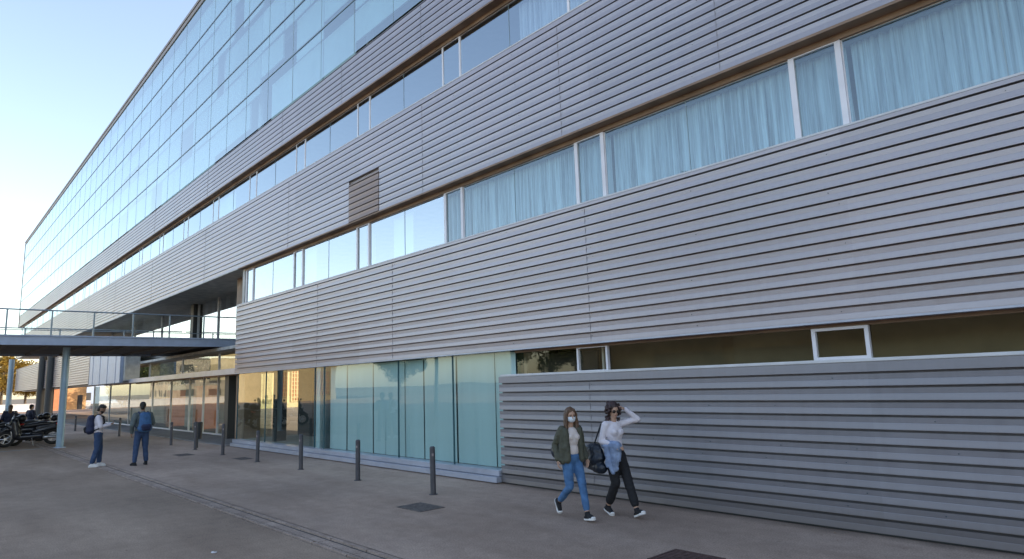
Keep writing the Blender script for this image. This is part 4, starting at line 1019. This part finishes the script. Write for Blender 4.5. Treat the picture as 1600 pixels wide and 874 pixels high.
# ================================================================ TREES AND FAR THINGS
def leaf_mesh(name, n, rx, rz_, size, seed, clumps=26):
    rnd = random.Random(seed); mb = MB(); cs = []
    for k in range(clumps):
        while True:
            p = V((rnd.uniform(-1, 1), rnd.uniform(-1, 1), rnd.uniform(-1, 1)))
            if .25 < p.length < 1: break
        cs.append((V((p.x*rx, p.y*rx, p.z*rz_)), rnd.uniform(.22, .42)*rx))
    for k in range(n):
        c, r = cs[rnd.randrange(len(cs))]
        d = V((rnd.gauss(0, 1), rnd.gauss(0, 1), rnd.gauss(0, .8))).normalized()*r*rnd.random()**.4
        p = c+d; s = size*rnd.uniform(.6, 1.4)
        a = V((rnd.gauss(0, 1), rnd.gauss(0, 1), rnd.gauss(0, 1))).normalized(); b = a.orthogonal().normalized()
        mb.face([p-a*s, p+b*s*.6, p+a*s, p-b*s*.6])
    me = bpy.data.meshes.new(name); me.from_pydata(mb.v, [], mb.f); return me, cs
def tree(x, y, h, rx, mt, label, seed, n=9000, trunk=.35, size=.16, group='trees beyond the building'):
    e = empty('tree', (x, y, 0), 0, label, 'tree', group)
    rzc = h*(1-trunk)*.5; me, cs = leaf_mesh('crown', n, rx, rzc, size, seed)
    zc = h*trunk+rzc; me.materials.append(mt); o = bpy.data.objects.new('crown', me); link(o, e); o.location = (0, 0, zc)
    t = MB(); t.tube((0, 0, -.1), (0, 0, h*trunk), h*.028, h*.02, 10).tube((0, 0, h*trunk), (0, 0, zc), h*.02, h*.012, 8)
    for c, r in cs[::2]:
        t.tube((0, 0, h*trunk+random.uniform(-.1, .5)*rzc), c+V((0, 0, zc)), h*.008, h*.003, 6)
    t.build('trunk', M['bark'], e)
    return e
# visible past the far left end
tree(-138, 11.0, 9.5, 3.6, M['leafyellow'], 'golden yellow tree at the left edge beyond the far post', 1)
tree(-150, 15.5, 8.5, 3.4, M['leafyellow'], 'golden tree seen between the far post and the first black post', 2)
tree(-175, 9.0, 10, 4.5, M['leafgreen'], 'green tree at the left edge behind the golden ones', 3)
tree(-165, 20, 7.5, 4.0, M['leafyellow'], 'golden tree partly hidden by the first black post', 4)
tree(-112, 27, 8.0, 4.2, M['leafgreen'], 'green tree seen through the transom glass left of the canopy', 5)
tree(-104, 31.5, 8.5, 4.2, M['leafdark'], 'dark green tree seen through the middle of the transom glass', 6)
tree(-125, 27.5, 7.0, 4.0, M['leafyellow'], 'yellow bush like tree low in the transom glass', 7, trunk=.15)
# opposite side of the road, mirrored in the glass
tree(-22, -20, 15.8, 3.4, M['leafdark'], 'tall tree across the road mirrored in the ribbon window', 11, group='trees across the road')
tree(-52, -34, 9, 3.6, M['leafgreen'], 'mid green tree across the road outside the photo', 12, group='trees across the road')
tree(8, -30, 12, 4.5, M['leafdark'], 'dark tree across the road behind the camera', 13, group='trees across the road')
tree(-86, -36, 9, 3.8, M['leafdark'], 'dark tree across the road far to the left outside the photo', 14, group='trees across the road')

def house(name, x0, x1, y0, y1, h, wall, label, cols=8, rows=3, roofm='roofcap', face='y', grid=False):
    e = empty(name, ((x0+x1)/2, (y0+y1)/2, 0), 0, label, 'building')
    cx, cy = (x0+x1)/2, (y0+y1)/2; X, Y = (x1-x0)/2, (y1-y0)/2
    MB().box(-X, X, -Y, Y, 0, h).build('wall', M[wall], e)
    MB().box(-X-.2, X+.2, -Y-.2, Y+.2, h+.002, h+.35).build('roof', M[roofm], e)
    for r in range(rows):
        for c in range(cols):
            z = .9+r*(h-1)/rows; zh = z+(h-1)/rows*.55
            if face in 'yb':
                w = 2*X/cols; a = -X+w*(c+.28); wd = MB().box(a, a+w*.44, Y-.01, Y+.03, z, zh).build('window', M['indark'], e)
                MB().box(a-.06, a+w*.44+.06, Y+.031, Y+.08, z-.08, z).build('sill', M['ledge'], wd)
            if face in 'xb' and c < max(2, cols//2):
                w = 2*Y/max(2, cols//2); a = -Y+w*(c+.28); wd = MB().box(X-.01, X+.03, a, a+w*.44, z, zh).build('window', M['terracotta' if grid else 'indark'], e)
                if grid:
                    gb = MB(); W_ = w*.44
                    for q in range(8): gb.box(X+.031, X+.10, a+W_*q/7-.07, a+W_*q/7+.07, z, zh)
                    for q in range(7): gb.box(X+.04, X+.09, a, a+W_, z+(zh-z)*q/6-.07, z+(zh-z)*q/6+.07)
                    gb.build('window_grid', M['cream'], wd)
                MB().box(X+.031, X+.08, a-.06, a+w*.44+.06, z-.08, z).build('sill', M['ledge'], wd)
    return e
house('house', -135, -108, -37, -25.2, 16, 'cream', 'cream building across the road mirrored in the shop window', 4, 2, face='x', grid=True)
house('house', -260, -232, -75, -40, 13, 'inbrown', 'brown building far across the road mirrored in the entrance glass', 8, 3, face='b')
house('house', -70, 40, -75, -58, 9, 'darkwall', 'long low building across the road behind the camera', 2, 1)
e = house('house', -92, -75, 29.3, 41, 8, 'cream', 'cream building with gridded windows seen right through the shop', 6, 1, face='q')
for ya in (33.1, 29.9):
    w_ = 2.0 if ya > 33 else .9
    X_ = 8.5; a = ya-35.15; z, zh = .7, 6.2
    wd = MB().box(X_-.01, X_+.03, a, a+w_, z, zh).build('window', M['terracotta'], e)
    gb = MB()
    for q in range(7): gb.box(X_+.031, X_+.10, a+w_*q/6-.05, a+w_*q/6+.05, z, zh)
    for q in range(13): gb.box(X_+.04, X_+.09, a, a+w_, z+(zh-z)*q/12-.05, z+(zh-z)*q/12+.05)
    gb.build('window_grid', M['cream'], wd)
# sunlit things seen below and through the far end
e = empty('garden_wall', (-128, 20.7, 0), 0, 'orange wall with a dark door seen under the far end of the building', 'wall')
MB().box(-.3, .3, -2.1, .6, 0, 5.2).build('wall_panel', M['orange'], e)
MB().box(.301, .34, -.6, .1, 0, 2.3).build('door', M['indark'], e)
e = empty('garden_wall', (-127, 17.2, 0), 0, 'pinkish wall panel standing left of the orange wall', 'wall')
MB().box(-.3, .3, -1.0, .9, 0, 5.0).build('wall_panel', M['terracotta'], e)
house('house', -150, -120, 35.5, 42, 9, 'cream', 'cream building seen through the right part of the transom glass', 6, 2, face='x')
house('house', -236, -205, 30, 52, 12, 'bluegrey', 'bluish building far off, seen through the left of the transom glass', 6, 3, face='x')
# low white wall at the far left
e = empty('boundary_wall', (-128, 8, 0), 0, 'low pale boundary wall beyond the scooters', 'wall')
MB().box(-.15, .15, -30, 14, 0, 1.1).build('wall_panel', M['ledge'], e)
MB().box(-.2, .2, -30, 14, 1.101, 1.18).build('coping', M['white'], e)
